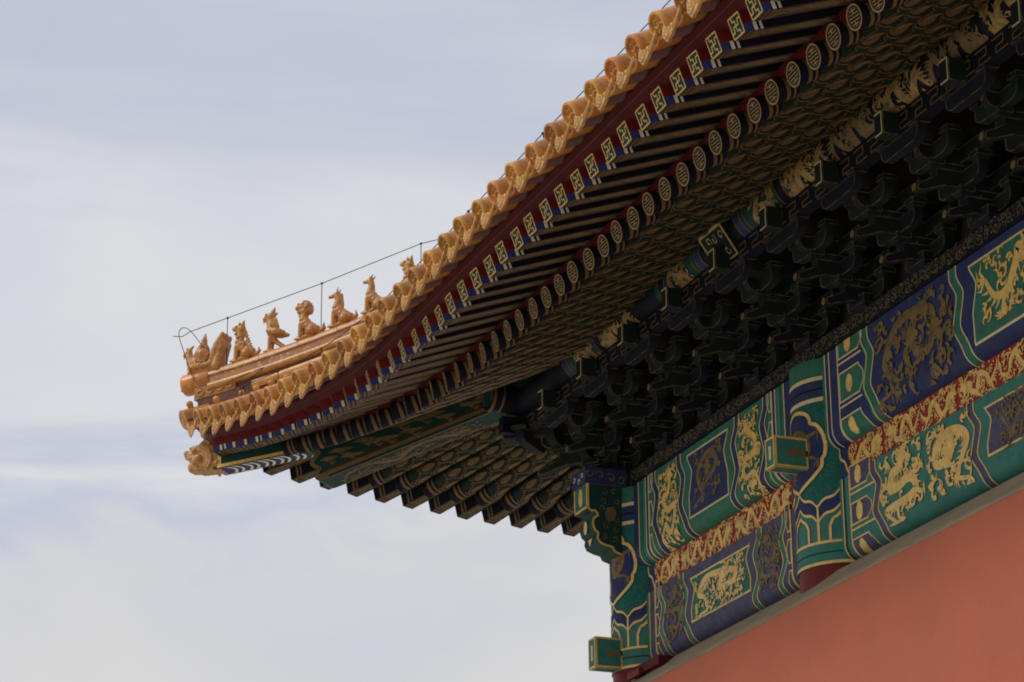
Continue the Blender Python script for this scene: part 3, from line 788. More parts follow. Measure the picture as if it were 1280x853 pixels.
# ------------------------------------------------------------------ tiles
TD, TZ, TS = 3.30, 9.652, 0.375
TR = 0.098
RS = 0.50     # roof slope
def proto_tile():
    b = MB(); L = 1.0; n = 14
    b.tube([(0,0,0),(.30,0,0)], TR, 'glaze', n, cap=True, a0=-0.25, a1=PI+0.25)
    b.tube([(.302,0,0),(.62,0,0)], [TR-.006, TR], 'glaze', n, cap=True, a0=-0.25, a1=PI+0.25)
    b.tube([(.622,0,0),(L,0,0)], [TR-.006, TR], 'glaze', n, cap=True, a0=-0.25, a1=PI+0.25)
    b.tube([(.03,0,-.035),(.9,0,-.035)], TR*.86, 'pink_mortar', n)
    o = b.build('cover_tile', hall, 45)
    g = MB()
    T = frame((0,0,0), (0,0,1)); 
    # disc: axis along -x
    D = Matrix(((0,0,-1,0),(0,1,0,0),(1,0,0,0),(0,0,0,1)))
    g.lathe([(TR*.98, -.05), (TR*1.02, .0), (TR*1.03, .022), (TR*.98, .03), (TR*.82, .03), (TR*.74, .008), (.0001, .006)], D, 'glaze', 24)
    fe = lambda s, t, off: Vector((-.006-off, s, t))
    rng = random.Random(5)
    B = catmull([(-.03,-.045),(-.052,-.01),(-.02,.01),(.025,-.01),(.05,.015),(.03,.045),(-.005,.04),(-.03,.055)], 5)
    g.tube([fe(p[0], p[1], .004) for p in B], [.003+.006*math.sin(PI*(i+2)/(len(B)+3)) for i in range(len(B))], 'glaze', 6)
    for a in range(9):
        an = a*.7; r0 = .045+.012*math.sin(a*2.1)
        g.tube([fe(r0*math.cos(an)*.55, r0*math.sin(an)*.55, .004), fe(r0*math.cos(an+.25), r0*math.sin(an+.25), .005), fe((r0+.018)*math.cos(an+.6), (r0+.018)*math.sin(an+.6), .003)], [.0045, .004, .002], 'glaze', 5)
    g.build('dragon_disc', o, 50)
    k = MB(); k.lathe([(.03, 0), (.032, .03), (.036, .036), (.036, .055), (.028, .075), (.001, .085)], Matrix.Translation((.40, 0, TR-.008)), 'glaze', 12); k.build('nail_cap', o, 50)
    return o
def proto_drip():
    b = MB(); n = 10; W_ = TS/2-.04
    # curved pan and its pendant plate with a scalloped outline
    sec = lambda x, dz: [Vector((x, W_*math.sin(a), -.125*math.cos(a)*1.0+.085+dz)) for a in [(-1.25+2.5*i/n) for i in range(n+1)]]
    top = [sec(.0, 0), sec(1.0, 0)]; bot = [[p+Vector((0,0,-.022)) for p in s] for s in top]
    vs = top[0]+top[1]+bot[0]+bot[1]; N = n+1; fs = []
    for i in range(n):
        fs += [(i, i+1, N+i+1, N+i), (2*N+i, 3*N+i, 3*N+i+1, 2*N+i+1), (i, 2*N+i, 2*N+i+1, i+1)]
    b.add(vs, fs, 'glaze')
    # plate
    O = [(-1, .06), (-.98, .01), (-.90, -.035), (-.76, -.06), (-.60, -.085), (-.46, -.098), (-.30, -.12), (-.14, -.128), (0, -.145), (.14, -.128), (.30, -.12), (.46, -.098), (.60, -.085), (.76, -.06), (.90, -.035), (.98, .01), (1, .06)]
    O2 = [(x*W_*.92, z*1.0) for x, z in O]
    inner = [(-x, -.045+.0) for x in ()]
    up = [(W_*.92*math.sin(-1.25+2.5*i/n), -.125*math.cos(-1.25+2.5*i/n)+.085) for i in range(n+1)]
    outline = O2[1:-1]+[p for p in reversed(up)]
    til = .72   # the plate leans outward
    def pp(p, th): return Vector((-.012-th+(p[1]-.0)*til, p[0], p[1]))
    b.sweep([[pp(p, 0) for p in outline], [pp(p, .026) for p in outline]], 'glaze_pale')
    o = b.build('drip_tile', hall)
    g = MB(); fe = lambda s, t, off: pp((s, t), .026+off)
    rim = inset(O2[1:-1], .9)
    g.tube([fe(p[0], p[1], 0) for p in rim], .006, 'glaze_pale', 5)
    B = catmull([(-.10,-.02),(-.06,-.055),(-.02,-.035),(.0,-.08),(.04,-.10),(.03,-.05),(.08,-.045),(.10,-.01)], 4)
    g.tube([fe(p[0], p[1], .002) for p in B], [.004+.007*math.sin(PI*(i+1)/(len(B)+1)) for i in range(len(B))], 'glaze_pale', 5)
    for a in range(7): g.ball(fe(-.08+.027*a, -.03-.04*math.sin(a*1.9)**2, .002), .009, 'glaze_pale', 6)
    g.build('relief_ornament', o, 50)
    return o
def tlift(x): return lift(x)*1.075
cov0, drp0 = proto_tile(), proto_drip()
txs = []
x = 9.44
while x > -3.42: txs.append(x); x -= TS
rt = random.Random(12)
def tile_len(x, y): 
    return max(.0, -y+x-.10) if x < 0 else 9.
for side in (0, 1):
    for x in txs:
        if side == 1 and (x > 3.5): continue
        yt = -(TD+thrust(x)); z = TZ+tlift(x)
        L = tile_len(x, yt)
        sl = RS-.10*tcv(x)
        j = Vector((rt.uniform(-.006, .006), rt.uniform(-.012, .012), rt.uniform(-.006, .006)))
        T = frame(Vector((x, yt, z))+j, (rt.uniform(-.02, .02), 1, sl), (0, 0, 1)) @ Matrix.Rotation(rt.uniform(-.12, .12), 4, 'X')
        if L < 1.0: T = T @ Matrix.Diagonal((max(.25, L/1.0), 1, 1, 1))
        o = place(cov0, SW @ T if side else T)
        k_ = max(.25, min(1.0, L))
        for ch in o.children:
            if ch.name.startswith('nail_cap'): ch.matrix_local = Matrix.Translation((.40, 0, 0)) @ Matrix.Diagonal((1/k_, 1, 1, 1)) @ Matrix.Translation((-.40, 0, 0))
        if side == 1 and x < -2.4: continue
        xm = x+TS/2; yt = -(TD-(.14 if side else .02)+thrust(xm)); L = tile_len(xm, yt)
        T = frame(Vector((xm, yt, TZ-.04+tlift(xm)))+j*.6, (0, 1, sl), (-(tlift(xm+.1)-tlift(xm-.1))/.2, 0, 1)) @ Matrix.Rotation(rt.uniform(-.05, .05), 4, 'X')
        if L < 1.0: T = T @ Matrix.Diagonal((max(.3, L/1.0), 1, 1, 1))
        if side: T = Matrix.Translation((0, .10, .05)) @ T @ Matrix.Diagonal((1, 1, .6, 1))
        place(drp0, SW @ T if side else T)
# corner tile on the diagonal
T = frame((-3.57, -3.57, 10.36), (1, 1, .30)); T = T @ Matrix.Diagonal((.4, 1.0, 1.0, 1))
o = copy_tree(cov0, hall, T)
for ch in o.children:
    if ch.name.startswith('nail_cap'): ch.matrix_local = Matrix.Translation((.40, 0, 0)) @ Matrix.Diagonal((2.5, 1, 1, 1)) @ Matrix.Translation((-.40, 0, 0))
# roof field above: tile rows over a deck
def roof_field(side):
    b = MB(); S_ = (lambda v: SW @ v) if side else (lambda v: v)
    allx = sorted(txs)
    xx = [-3.5]+allx
    lim = 9.7 if side == 0 else 6.0
    xx = [q for q in xx if q <= lim]
    rows = []
    for q in xx:
        yt = -(TD-.24+thrust(q)); z0 = TZ+tlift(q)-.03; pts = []
        yend = min(q, 4.0) if q < 4 else 4.0
        for k in range(7):
            y = yt+(max(yend, yt+.05)-yt)*k/6
            dd = y-yt
            pts.append(Vector((q, y, z0+(RS-.10*tcv(q))*dd+.022*dd*dd)))
        rows.append(pts)
    for a, c_ in zip(rows, rows[1:]):
        v = [S_(p) for p in a+c_]+[S_(p-Vector((0,0,.05))) for p in a+c_]
        b.add(v, [(k, k+1, 7+k+1, 7+k) for k in range(6)]+[(14+k, 21+k, 21+k+1, 14+k+1) for k in range(6)]+[(0, 7, 21, 14)], 'mortar')
    o = b.build('roof_deck', hall, 40)
    t = MB()
    for q in allx:
        if q > lim: continue
        yt = -(TD+thrust(q))+.9; yend = min(q, 4.0)
        if yend-yt < .1: continue
        pts = []
        for k in range(6):
            y = yt+(yend-yt)*k/5; dd = y-yt+.9
            pts.append(S_(Vector((q, y, TZ+tlift(q)+(RS-.10*tcv(q))*dd+.022*dd*dd+.0))))
        t.tube(pts, TR-.004, 'glaze', 10)
    t.build('tile_rows', o, 45)
roof_field(0); roof_field(1)

# ------------------------------------------------------------------ hip ridge
def ridge_z(u):     # u: -x along the diagonal ; top line of the ridge cap
    return 10.845+0.155*(3.58-u)+0.062*(3.58-u)**2
DG = math.sqrt(.5)
def rp(u, lat, h):  # lat>0 towards the camera side (+x,-y)
    return Vector((-u+lat*DG, -u-lat*DG, ridge_z(u)+h))
US = [3.62-.12*i for i in range(0, 62)]
def ridge_sweep(name, prof, m, us, parent, smooth=40, cap=True):
    b = MB(); b.sweep([[rp(u, a, h) for a, h in prof] for u in us], m, cap=cap); return b.build(name, parent, smooth)
cap = [(.092*math.cos(a), -.092+.092*math.sin(a)) for a in [PI*i/10 for i in range(11)]]
rb = MB()
ujoint = [3.62, 3.30, 2.98, 2.66, 2.34, 2.02, 1.70, 1.38, 1.06, .74, .42, .10, -.3, -.8, -1.4, -2.2, -3.0, -3.8]
for a, c_ in zip(ujoint, ujoint[1:]):
    n = 3
    rb.sweep([[rp(a-.004+(c_+.004-a)*k/n, p[0]*(1.0 if k else 1.05), p[1] if k else p[1]*1.0) for p in cap] for k in range(n+1)], 'glaze')
ridge = rb.build('hip_ridge', hall, 40)
ridge_sweep('worn_band', [(.08, -.093), (.086, -.185), (-.086, -.185), (-.08, -.093)], 'glaze_worn', US, ridge)
mold = [(.135*1.0-.045+.045*math.cos(a), -.222+.04*math.sin(a)) for a in [PI/2-PI*i/8 for i in range(9)]]
ridge_sweep('ridge_molding', mold+[(-p[0], p[1]) for p in reversed(mold)], 'glaze_pale', US[2:], ridge)
ridge_sweep('ridge_base', [(.075, -.258), (.085, -.62), (-.085, -.62), (-.075, -.258)], 'mortar', US[4:], ridge)
ridge_sweep('base_course', [(.10, -.30), (.115, -.33), (.115, -.36), (.10, -.39), (-.10, -.39), (-.115, -.36), (-.115, -.33), (-.10, -.30)], 'glaze', US[5:], ridge)
b = MB(); b.sweep([[rp(u, a, h) for a, h in ((.095, -.32), (.095, -.66), (-.095, -.66), (-.095, -.32))] for u in (3.47, 3.3, 3.1)], 'mortar'); b.build('corner_bedding', ridge)
ridge_sweep('foot_course', [(.10, -.45), (.13, -.48), (.13, -.52), (.10, -.55), (-.10, -.55), (-.13, -.52), (-.13, -.48), (-.10, -.45)], 'glaze_pale', US[3:], ridge)
# rounded cap end and scroll relief block below it
b = MB(); o_ = rp(3.62, 0, -.10); T = frame(o_, (-1, -1, -.15))
D = T @ Matrix(((0,0,1,0),(0,1,0,0),(-1,0,0,0),(0,0,0,1)))
b.lathe([(.10, -.32), (.112, -.30), (.115, -.02), (.108, .0), (.09, .012), (.085, .006), (.0001, .006)], D, 'glaze', 24)
b.build('ridge_end_tile', ridge, 45)
b = MB(); rr = random.Random(3)
for seg, (ua, ub) in enumerate(((3.50, 3.16),)):
    b.sweep([[rp(u, a, h) for a, h in ((.10, -.20), (.10, -.33), (-.10, -.33), (-.10, -.20))] for u in (ua, (ua+ub)/2, ub)], 'glaze')
    for side in (1, -1):
        fm = lambda s, t, off, side=side: rp(ua-s, side*(.10+off), -.20-t)
        for k in range(4):
            pts = [fm(.05+.08*k+.032*(1-.07*q)*math.cos(q*.7), .065+.04*(1-.07*q)*math.sin(q*.7), .006) for q in range(11)]
            b.tube(pts, .010, 'glaze_pale', 6)
    fm = lambda s, t, off: rp(3.50, s, -.20-t)-Vector((DG, DG, 0))*off
    for k in (-1, 1):
        b.tube([fm(.045*k+.03*math.cos(q*.8)*(1-.06*q), .065+.04*math.sin(q*.8)*(1-.06*q), .006) for q in range(10)], .01, 'glaze_pale', 6)
b.build('scroll_block', ridge, 45)

# ------------------------------------------------------------------ corner beams and the beast sleeve
def dg(u, lat, z): return Vector((-u+lat*DG, -u-lat*DG, z))
def cbeam(name, sec, hw, m_side, m_bot):
    """sec: list of (u, ztop, zbot)"""
    b = MB()
    for lat in (hw, -hw):
        vs = []
        for u, zt, zb in sec: vs += [dg(u, lat, zt), dg(u, lat, zb)]
        b.add(vs, [(2*i, 2*i+1, 2*i+3, 2*i+2) for i in range(len(sec)-1)], m_side)
    vs = []
    for u, zt, zb in sec: vs += [dg(u, -hw, zb), dg(u, hw, zb)]
    b.add(vs, [(2*i, 2*i+1, 2*i+3, 2*i+2) for i in range(len(sec)-1)], m_bot)
    vs = []
    for u, zt, zb in sec: vs += [dg(u, -hw, zt), dg(u, hw, zt)]
    b.add(vs, [(2*i, 2*i+1, 2*i+3, 2*i+2) for i in range(len(sec)-1)], m_side)
    for k in (0, -1):
        u, zt, zb = sec[k]; b.add([dg(u, -hw, zt), dg(u, hw, zt), dg(u, hw, zb), dg(u, -hw, zb)], [(0,1,2,3)], m_side)
    return b
# young corner beam (upper)
zb1 = lambda u: 9.745+(3.30-u)*.085
b = cbeam('x', [(3.31, 10.06, zb1(3.31)), (3.30, 10.09, zb1(3.30)), (2.9, 10.08, zb1(2.9)), (2.45, 10.09, zb1(2.45)), (1.6, 10.20, 9.86), (.3, 10.45, 10.25)], .115, 'dark_green', 'blue_bright')
yb = b.build('upper_corner_beam', hall)
g = MB()
fs_ = lambda u, z, off: dg(u, .115+off, z)
g.ribbon([(3.265, 10.06), (3.265, zb1(3.265)+.02)], .03, fs_, 'gold', .004)
g.ribbon([(3.28, zb1(3.28)+.018), (2.9, zb1(2.9)+.018), (2.4, zb1(2.4)+.018)], .034, fs_, 'gold', .005)
fb = lambda u, lat, off: dg(u, lat, zb1(u)-.002-off)
for i in range(7):   # scalloped white and blue bands under the beam
    u = 3.22-.125*i
    for k, (du, m) in enumerate(((0, 'white'), (.035, 'night'), (.055, 'white'))):
        pts = [(u-du-.05*math.cos(q*PI/16), .115*q/8) for q in range(-8, 9)]
        g.ribbon(pts, .022 if m == 'white' else .012, fb, m, .002+.001*k)
for lat in (.108, -.108): g.ribbon([(3.30, lat), (2.45, lat)], .014, fb, 'gold_dim', .006)
g.build('painted_stripes', yb)
# old corner beam (lower)
lz = lambda u: 9.445+(2.45-u)*.35
prof_tip = [(2.60, 9.86), (2.57, 9.80), (2.49, 9.765), (2.465, 9.735), (2.50, 9.69), (2.515, 9.635), (2.475, 9.59), (2.455, 9.56), (2.475, 9.515), (2.465, 9.47), (2.425, 9.45), (2.38, 9.466)]
sec_side = [(u, z) for u, z in prof_tip]+[(2.2, lz(2.2)), (1.6, lz(1.6)), (.9, lz(.9)), (.3, lz(.3)), (.3, 10.55), (.9, 10.34), (1.6, 10.12), (2.2, 9.93)]
b = MB(); hw = .15
b.sweep([[dg(u, -hw, z) for u, z in sec_side], [dg(u, hw, z) for u, z in sec_side]], 'dark_green')
ob = b.build('lower_corner_beam', hall)
g = MB(); fs_ = lambda u, z, off: dg(u, hw+off, z)
tipc = catmull([(u-.022, z+(.016 if i > 6 else 0)) for i, (u, z) in enumerate(prof_tip)], 4)
g.ribbon(tipc, .036, fs_, 'gold_dim', .006)
g.ribbon([(2.43, lz(2.43)+.04), (1.6, lz(1.6)+.04), (.9, lz(.9)+.04)], .04, fs_, 'gold_dim', .0065)
g.ribbon([(2.40, lz(2.40)+.075), (1.6, lz(1.6)+.075), (.9, lz(.9)+.075)], .012, fs_, 'red_side', .005)
fb = lambda u, lat, off: dg(u, lat, lz(u)-off)
for lat in (.14, -.14): g.ribbon([(2.40, lat), (.9, lat)], .018, fb, 'gold_dim', .005)
g.poly([(2.4, -.13), (2.4, .13), (.9, .13), (.9, -.13)], fb, 'dark_green', .002)
rng = random.Random(21)
for i in range(15):   # cloud scrolls on the side
    u = 2.36-.092*i; zc = lz(u)+.17+.06*math.sin(i*2.4)
    L = rng.uniform(.05, .09)
    pts = [(u+L*1.3, zc+.005), (u+L*.6, zc+.02), (u, zc+.012), (u-L*.6, zc+.024), (u-L*1.4, zc+.03)]
    g.ribbon(pts, [.004, .04, .055, .035, .004], fs_, 'gold_dull', .004+.0001*i)
    g.ribbon([(u, zc-.02), (u-L*.5, zc-.035), (u-L, zc-.01)], [.006, .035, .004], fs_, 'gold_dull', .0045+.0001*i)
g.build('painted_clouds', ob)
e = MB(); dragon(e, -1.75, 0, 1.1, .24, lambda s, t, off: fb(-s, t, off), 'gold_dim', .004, rng, kind=1, clouds=True)
e.build('gilded_dragon', ob)

# organic glazed pieces: joined volumes remeshed into one continuous surface
def organic(name, caps, m, vox, parent=None, T=None, tris=()):
    b = MB()
    for p0, p1, r0, r1 in caps:
        p0, p1 = Vector(p0), Vector(p1); L = (p1-p0).length; n = max(1, int(L/(max(min(r0, r1), .004)*.55)))
        n = min(n, 12)
        for i in range(n+1):
            f = i/n; b.ball(p0.lerp(p1, f), r0+(r1-r0)*f, 'mortar', 8)
    for q in tris: b.add(q[0], q[1], 'mortar')
    tmp = b.build(name+'_tmp')
    md = tmp.modifiers.new('r', 'REMESH'); md.mode = 'VOXEL'; md.voxel_size = vox
    md2 = tmp.modifiers.new('s', 'SMOOTH'); md2.factor = .5; md2.iterations = 1
    dgp = bpy.context.evaluated_depsgraph_get(); me = bpy.data.meshes.new_from_object(tmp.evaluated_get(dgp))
    om = tmp.data; bpy.data.objects.remove(tmp); bpy.data.meshes.remove(om)
    me.name = name; me.materials.clear(); me.materials.append(M[m]); me.polygons.foreach_set('material_index', [0]*len(me.polygons)); me.shade_smooth()
    o = bpy.data.objects.new(name, me); COL.objects.link(o)
    if parent: o.parent = parent
    if T is not None:
        if parent: o.matrix_local = T
        else: o.matrix_world = T
    return o

# beast head over the beam tip; local x outward, z up
TB = frame((-3.305, -3.305, 9.90), (-1, -1, -.02))
bc = []
for y in (-.06, 0, .06):
    for z in (-.09, 0, .08): bc.append(((-.02, y, z), (.20, y*.95, z*.95+.005), .078, .076))
    bc += [((.18, y*.8, .07), (.31, y*.6, .05), .075, .06), ((.18, y*.8, -.08), (.30, y*.6, -.085), .07, .055), ((.2, y*.7, 0), (.29, y*.5, -.01), .07, .055)]
bc += [((.30, 0, .05), (.375, 0, .075), .062, .05), ((.375, .03, .085), (.385, .032, .09), .036, .03), ((.375, -.03, .085), (.385, -.032, .09), .036, .03)]
for s in (-1, 1):
    bc += [((.235, s*.115, .075), (.245, s*.12, .075), .032, .03), ((.17, s*.125, .115), (.30, s*.09, .115), .02, .018), ((.17, s*.13, .115), (.16, s*.13, .06), .018, .014),
           ((.18, s*.12, -.02), (.23, s*.11, -.04), .055, .045), ((.27, s*.085, .01), (.355, s*.06, .02), .026, .02), ((.25, s*.09, -.055), (.34, s*.055, -.06), .018, .014), ((.31, s*.07, -.03), (.31, s*.07, -.05), .013, .006)]
    for k in range(9):
        a = k*.72; r = .05-.003*k; bc.append(((.09+r*math.cos(a), s*.138, .115+r*math.sin(a)), (.09+r*math.cos(a+.72), s*.138, .115+r*math.sin(a+.72)), .017, .016))
    for j in range(3):
        for k in range(5):
            a = -.8+k*.42; a2 = a+.42; r = .10+.035*j
            bc.append(((.20-r*math.cos(a), s*.135, -.03+r*math.sin(a)), (.20-r*math.cos(a2), s*.135, -.03+r*math.sin(a2)), .013, .012))
organic('beast_head_sleeve', bc, 'glaze_fig', .011, hall, TB)

# ------------------------------------------------------------------ purlin, bracket sets
b = MB(); PY, PZ, PR = -0.90, 9.965, 0.14
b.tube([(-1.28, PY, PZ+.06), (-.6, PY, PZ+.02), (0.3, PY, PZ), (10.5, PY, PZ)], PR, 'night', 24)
pu = b.build('eave_purlin', hall, 40)
d = MB(); fm = lambda s, t, off: Vector((s, PY-(PR+off)*math.sin(t/PR), PZ-(PR+off)*math.cos(t/PR)))
rng = random.Random(31)
tA, tB = -.8*PR, 2.4*PR
def zg(c0): return lambda t: c0+.07*math.sin((t-tA)/(tB-tA)*PI)
for base in (.35, 4.0):
    Ln = 3.1 if base < 1 else 5.8
    segs = [(0, .10, 'blue'), (.10, .16, 'dark_green'), (.16, .72, 'dark_green'), (.72, .84, 'night'), (.84, .92, 'dark_green'), (.92, Ln-.92, 'dark_green')]
    for side in (0, 1):
        Xf = (lambda v: base+v) if side == 0 else (lambda v: base+Ln-v)
        sgn = 1 if side == 0 else -1
        for a, c_, m in segs[:5]:
            d.band(lambda t: Xf(a)+sgn*.07*math.sin((t-tA)/(tB-tA)*PI), lambda t: Xf(c_)+sgn*.07*math.sin((t-tA)/(tB-tA)*PI), tA, tB, fm, m, .002)
            d.band(lambda t: Xf(a)-.006+sgn*.07*math.sin((t-tA)/(tB-tA)*PI), lambda t: Xf(a)+.006+sgn*.07*math.sin((t-tA)/(tB-tA)*PI), tA, tB, fm, 'gold_dim', .005)
        a, c_ = sorted((Xf(.26), Xf(.74)))
        dragon(d, (a+c_)/2+sgn*.04, (tA+tB)/2, .44, .40, fm, 'gold_mid', .006, rng, kind=2)
    for k in range(int((Ln-2)/.75)):
        dragon(d, base+1.25+k*.75, (tA+tB)/2, .72, .40, fm, 'gold_mid' if k % 2 == 0 else 'gold_dim', .006, rng, kind=1, flip=k % 2 == 0)
d.build('painted_bands', pu)
b = MB(); b.tube([(PY, -1.28, PZ+.06), (PY, -.6, PZ+.02), (PY, .3, PZ), (PY, 6, PZ)], PR, 'night', 24)
p2 = b.build('eave_purlin', hall, 40)
d = MB()
for y, wd, m in ((-1.27, .03, 'gold_dim'), (-1.17, .02, 'gold_dim'), (-1.0, .02, 'gold_dim')):
    d.tube([(PY, y, PZ+.055), (PY, y+wd, PZ+.053)], PR+.004, m, 24)
d.tube([(PY, -1.284, PZ+.06), (PY, -1.281, PZ+.06)], PR*.93, 'gold_dull', 24); d.tube([(PY, -1.287, PZ+.06), (PY, -1.285, PZ+.06)], PR*.75, 'dark_green', 24)
d.build('painted_bands', p2)
# beam under the purlin with a key-fret row
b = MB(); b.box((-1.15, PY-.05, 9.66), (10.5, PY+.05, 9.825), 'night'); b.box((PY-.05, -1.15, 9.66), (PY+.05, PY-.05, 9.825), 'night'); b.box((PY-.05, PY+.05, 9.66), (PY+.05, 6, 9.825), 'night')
oo = b.build('purlin_tie', hall)
d = MB(); fm = lambda s, t, off: Vector((s, PY-.05-off, 9.82-t))
k = 0; s = -.7
while s < 10.2:
    L = .15
    for q in (((s, .03), (s+L, .03)), ((s+L, .03), (s+L, .09)), ((s+L, .09), (s+.05, .09)), ((s+.05, .09), (s+.05, .14)), ((s+.05, .14), (s+L+.06, .14))):
        d.ribbon(q, .012, fm, 'gold_dull', .002)
    s += .22
d.build('key_fret_line', oo)
# gallery infill behind the brackets
b = MB(); b.box((-.1, -.06, 9.03), (10.5, .1, 10.5), 'dark_wood'); b.box((-.1, .1, 9.03), (.06, 6, 10.5), 'dark_wood'); b.build('bracket_backing', hall)

def edge_lines(d, pts, f, wd, m, off, close=False):
    q = pts+[pts[0]] if close else pts
    for a, c_ in zip(q, q[1:]): d.ribbon([a, c_], wd, f, m, off)
def bracket_mesh():
    """one bracket set, facing -Y, centre x=0, base at the plate"""
    b = MB(); d = MB()
    def block(cx, cy, z, s, h, m):   # dou with a tapered foot
        a = s/2; e = s*.36
        v = [(cx-e,cy-e,z),(cx+e,cy-e,z),(cx+e,cy+e,z),(cx-e,cy+e,z),(cx-a,cy-a,z+h*.45),(cx+a,cy-a,z+h*.45),(cx+a,cy+a,z+h*.45),(cx-a,cy+a,z+h*.45),(cx-a,cy-a,z+h),(cx+a,cy-a,z+h),(cx+a,cy+a,z+h),(cx-a,cy+a,z+h)]
        b.add(v, [(0,3,2,1),(0,1,5,4),(1,2,6,5),(2,3,7,6),(3,0,4,7),(4,5,9,8),(5,6,10,9),(6,7,11,10),(7,4,8,11),(8,9,10,11)], m)
        for f, lo_, hi_ in ((lambda s_, t, off: Vector((s_, cy-a-off, t)), cx-a, cx+a), (lambda s_, t, off: Vector((cx+a+off, s_, t)), cy-a, cy+a)):
            edge_lines(d, [(lo_, z+h*.45), (hi_, z+h*.45), (hi_, z+h), (lo_, z+h)], f, .007, 'b_line', .002, True)
    def arm_x(cy, z, L, h, m, th=.07):   # transverse arm with rounded ends
        P = [(-L/2, z+h), (-L/2, z+h*.55)]+[(-L/2+L*.16*(1-math.cos(a))+.0, z+h*.55-h*.55*math.sin(a)) for a in (.4, .8, 1.2, PI/2)]
        P = P+[(-x, zz_) for x, zz_ in reversed(P)]
        b.sweep([[Vector((x, cy-th/2, zz_)) for x, zz_ in P], [Vector((x, cy+th/2, zz_)) for x, zz_ in P]], m)
        edge_lines(d, inset(P, .94), lambda s_, t, off: Vector((s_, cy-th/2-off, t)), .008, 'b_line', .002, True)
    def arm_y(y0, y1, z, h, m, th=.075, tipdrop=.0, gold=True):   # outward arm, rounded or beaked tip
        P = [(y1, z+h), (y0, z+h), (y0-.0, z+h*.5)]
        if tipdrop: P += [(y0-.16, z-tipdrop+.045), (y0-.17, z-tipdrop), (y0-.13, z-tipdrop-.005), (y0+.06, z)]
        else: P += [(y0+.03, z+h*.18), (y0+.09, z)]
        P += [(y1, z)]
        b.sweep([[Vector((-th/2, y, zz_)) for y, zz_ in P], [Vector((th/2, y, zz_)) for y, zz_ in P]], m)
        edge_lines(d, P, lambda s_, t, off: Vector((th/2+off, s_, t)), .009, 'b_line', .002, False)
        if gold:
            yy, zz_ = (y0-.172, z-tipdrop+.022) if tipdrop else (y0, z+h*.72)
            d.poly([(th*.42*math.cos(a*PI/6), zz_+(.03 if tipdrop else h*.22)*math.sin(a*PI/6)) for a in range(12)], lambda s_, t, off: Vector((s_, yy-off, t)), 'gold_dim', .004)
    z = 9.032; h = .125
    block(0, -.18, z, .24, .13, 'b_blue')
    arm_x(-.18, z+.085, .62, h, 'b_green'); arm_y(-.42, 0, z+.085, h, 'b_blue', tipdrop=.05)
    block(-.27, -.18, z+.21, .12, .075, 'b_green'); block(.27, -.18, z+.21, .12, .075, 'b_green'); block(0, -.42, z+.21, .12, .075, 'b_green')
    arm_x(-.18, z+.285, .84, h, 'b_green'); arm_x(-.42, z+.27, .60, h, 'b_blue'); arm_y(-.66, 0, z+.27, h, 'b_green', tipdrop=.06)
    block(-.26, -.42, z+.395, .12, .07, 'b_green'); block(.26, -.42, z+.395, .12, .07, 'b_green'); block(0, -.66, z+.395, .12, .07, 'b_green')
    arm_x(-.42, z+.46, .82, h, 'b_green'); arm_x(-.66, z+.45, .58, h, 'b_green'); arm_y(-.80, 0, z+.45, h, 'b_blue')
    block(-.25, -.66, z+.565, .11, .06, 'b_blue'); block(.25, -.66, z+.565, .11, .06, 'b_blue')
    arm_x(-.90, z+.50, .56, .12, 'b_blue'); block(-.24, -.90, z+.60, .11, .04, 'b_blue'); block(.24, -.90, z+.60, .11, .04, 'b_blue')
    # squared nose under the purlin: cream outline like a bracket
    b.box((-.055, -1.10, z+.60), (.055, -.96, z+.78), 'b_green'); b.box((-.05, -.96, z+.605), (.05, -.2, z+.73), 'dark_wood')
    f1 = lambda s_, t, off: Vector((s_, -1.10-off, t)); f2 = lambda s_, t, off: Vector((.055+off, s_, t))
    edge_lines(d, [(-.05, z+.775), (.05, z+.775), (.05, z+.605), (-.05, z+.605)], f1, .014, 'cream', .003)
    edge_lines(d, [(-1.095, z+.775), (-1.095, z+.605), (-.97, z+.605)], f2, .014, 'b_line', .003)
    o = b.build('bracket_set', hall, 30); d.build('gilded_outline', o); return o
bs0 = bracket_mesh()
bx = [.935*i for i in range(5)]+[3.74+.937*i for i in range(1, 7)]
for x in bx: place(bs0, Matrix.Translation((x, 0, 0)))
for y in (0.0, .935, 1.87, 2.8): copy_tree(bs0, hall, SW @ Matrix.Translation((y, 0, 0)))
# corner set along the diagonal
copy_tree(bs0, hall, Matrix.Rotation(R_(-45), 4, 'Z') @ Matrix.Diagonal((1, 1.35, 1, 1)))
# big nose of the cross beam over the second column
b = MB(); cx, hw = 3.74, .20
N_ = [(-.2, 9.86), (-.95, 9.985), (-1.12, 9.985), (-.90, 9.66), (-.85, 9.60), (-.2, 9.60)]
b.sweep([[Vector((cx-hw, y, z)) for y, z in N_], [Vector((cx+hw, y, z)) for y, z in N_]], 'b_green'); nb = b.build('cross_beam_nose', hall)
d = MB()
def fn(s, t, off):   # sloping front of the nose
    f = (9.985-t)/.325
    return Vector((cx+s, -1.12+.22*f-off*.83, t-off*.56))
for q in (((-.19, 9.975), (.19, 9.975)), ((-.19, 9.73), (.19, 9.73)), ((-.19, 9.665), (.19, 9.665)), ((.19, 9.975), (.19, 9.665)), ((-.19, 9.975), (-.19, 9.665))): d.ribbon(q, .022, fn, 'gold_soft', .004)
curls(d, fn, 'gold_soft', .004, -.16, .16, 9.76, 9.96, .095, .04, random.Random(2), .012)
curls(d, fn, 'gold_soft', .004, -.16, .16, 9.68, 9.72, .05, .018, random.Random(8), .008)
d.build('gilded_scrolls', nb)

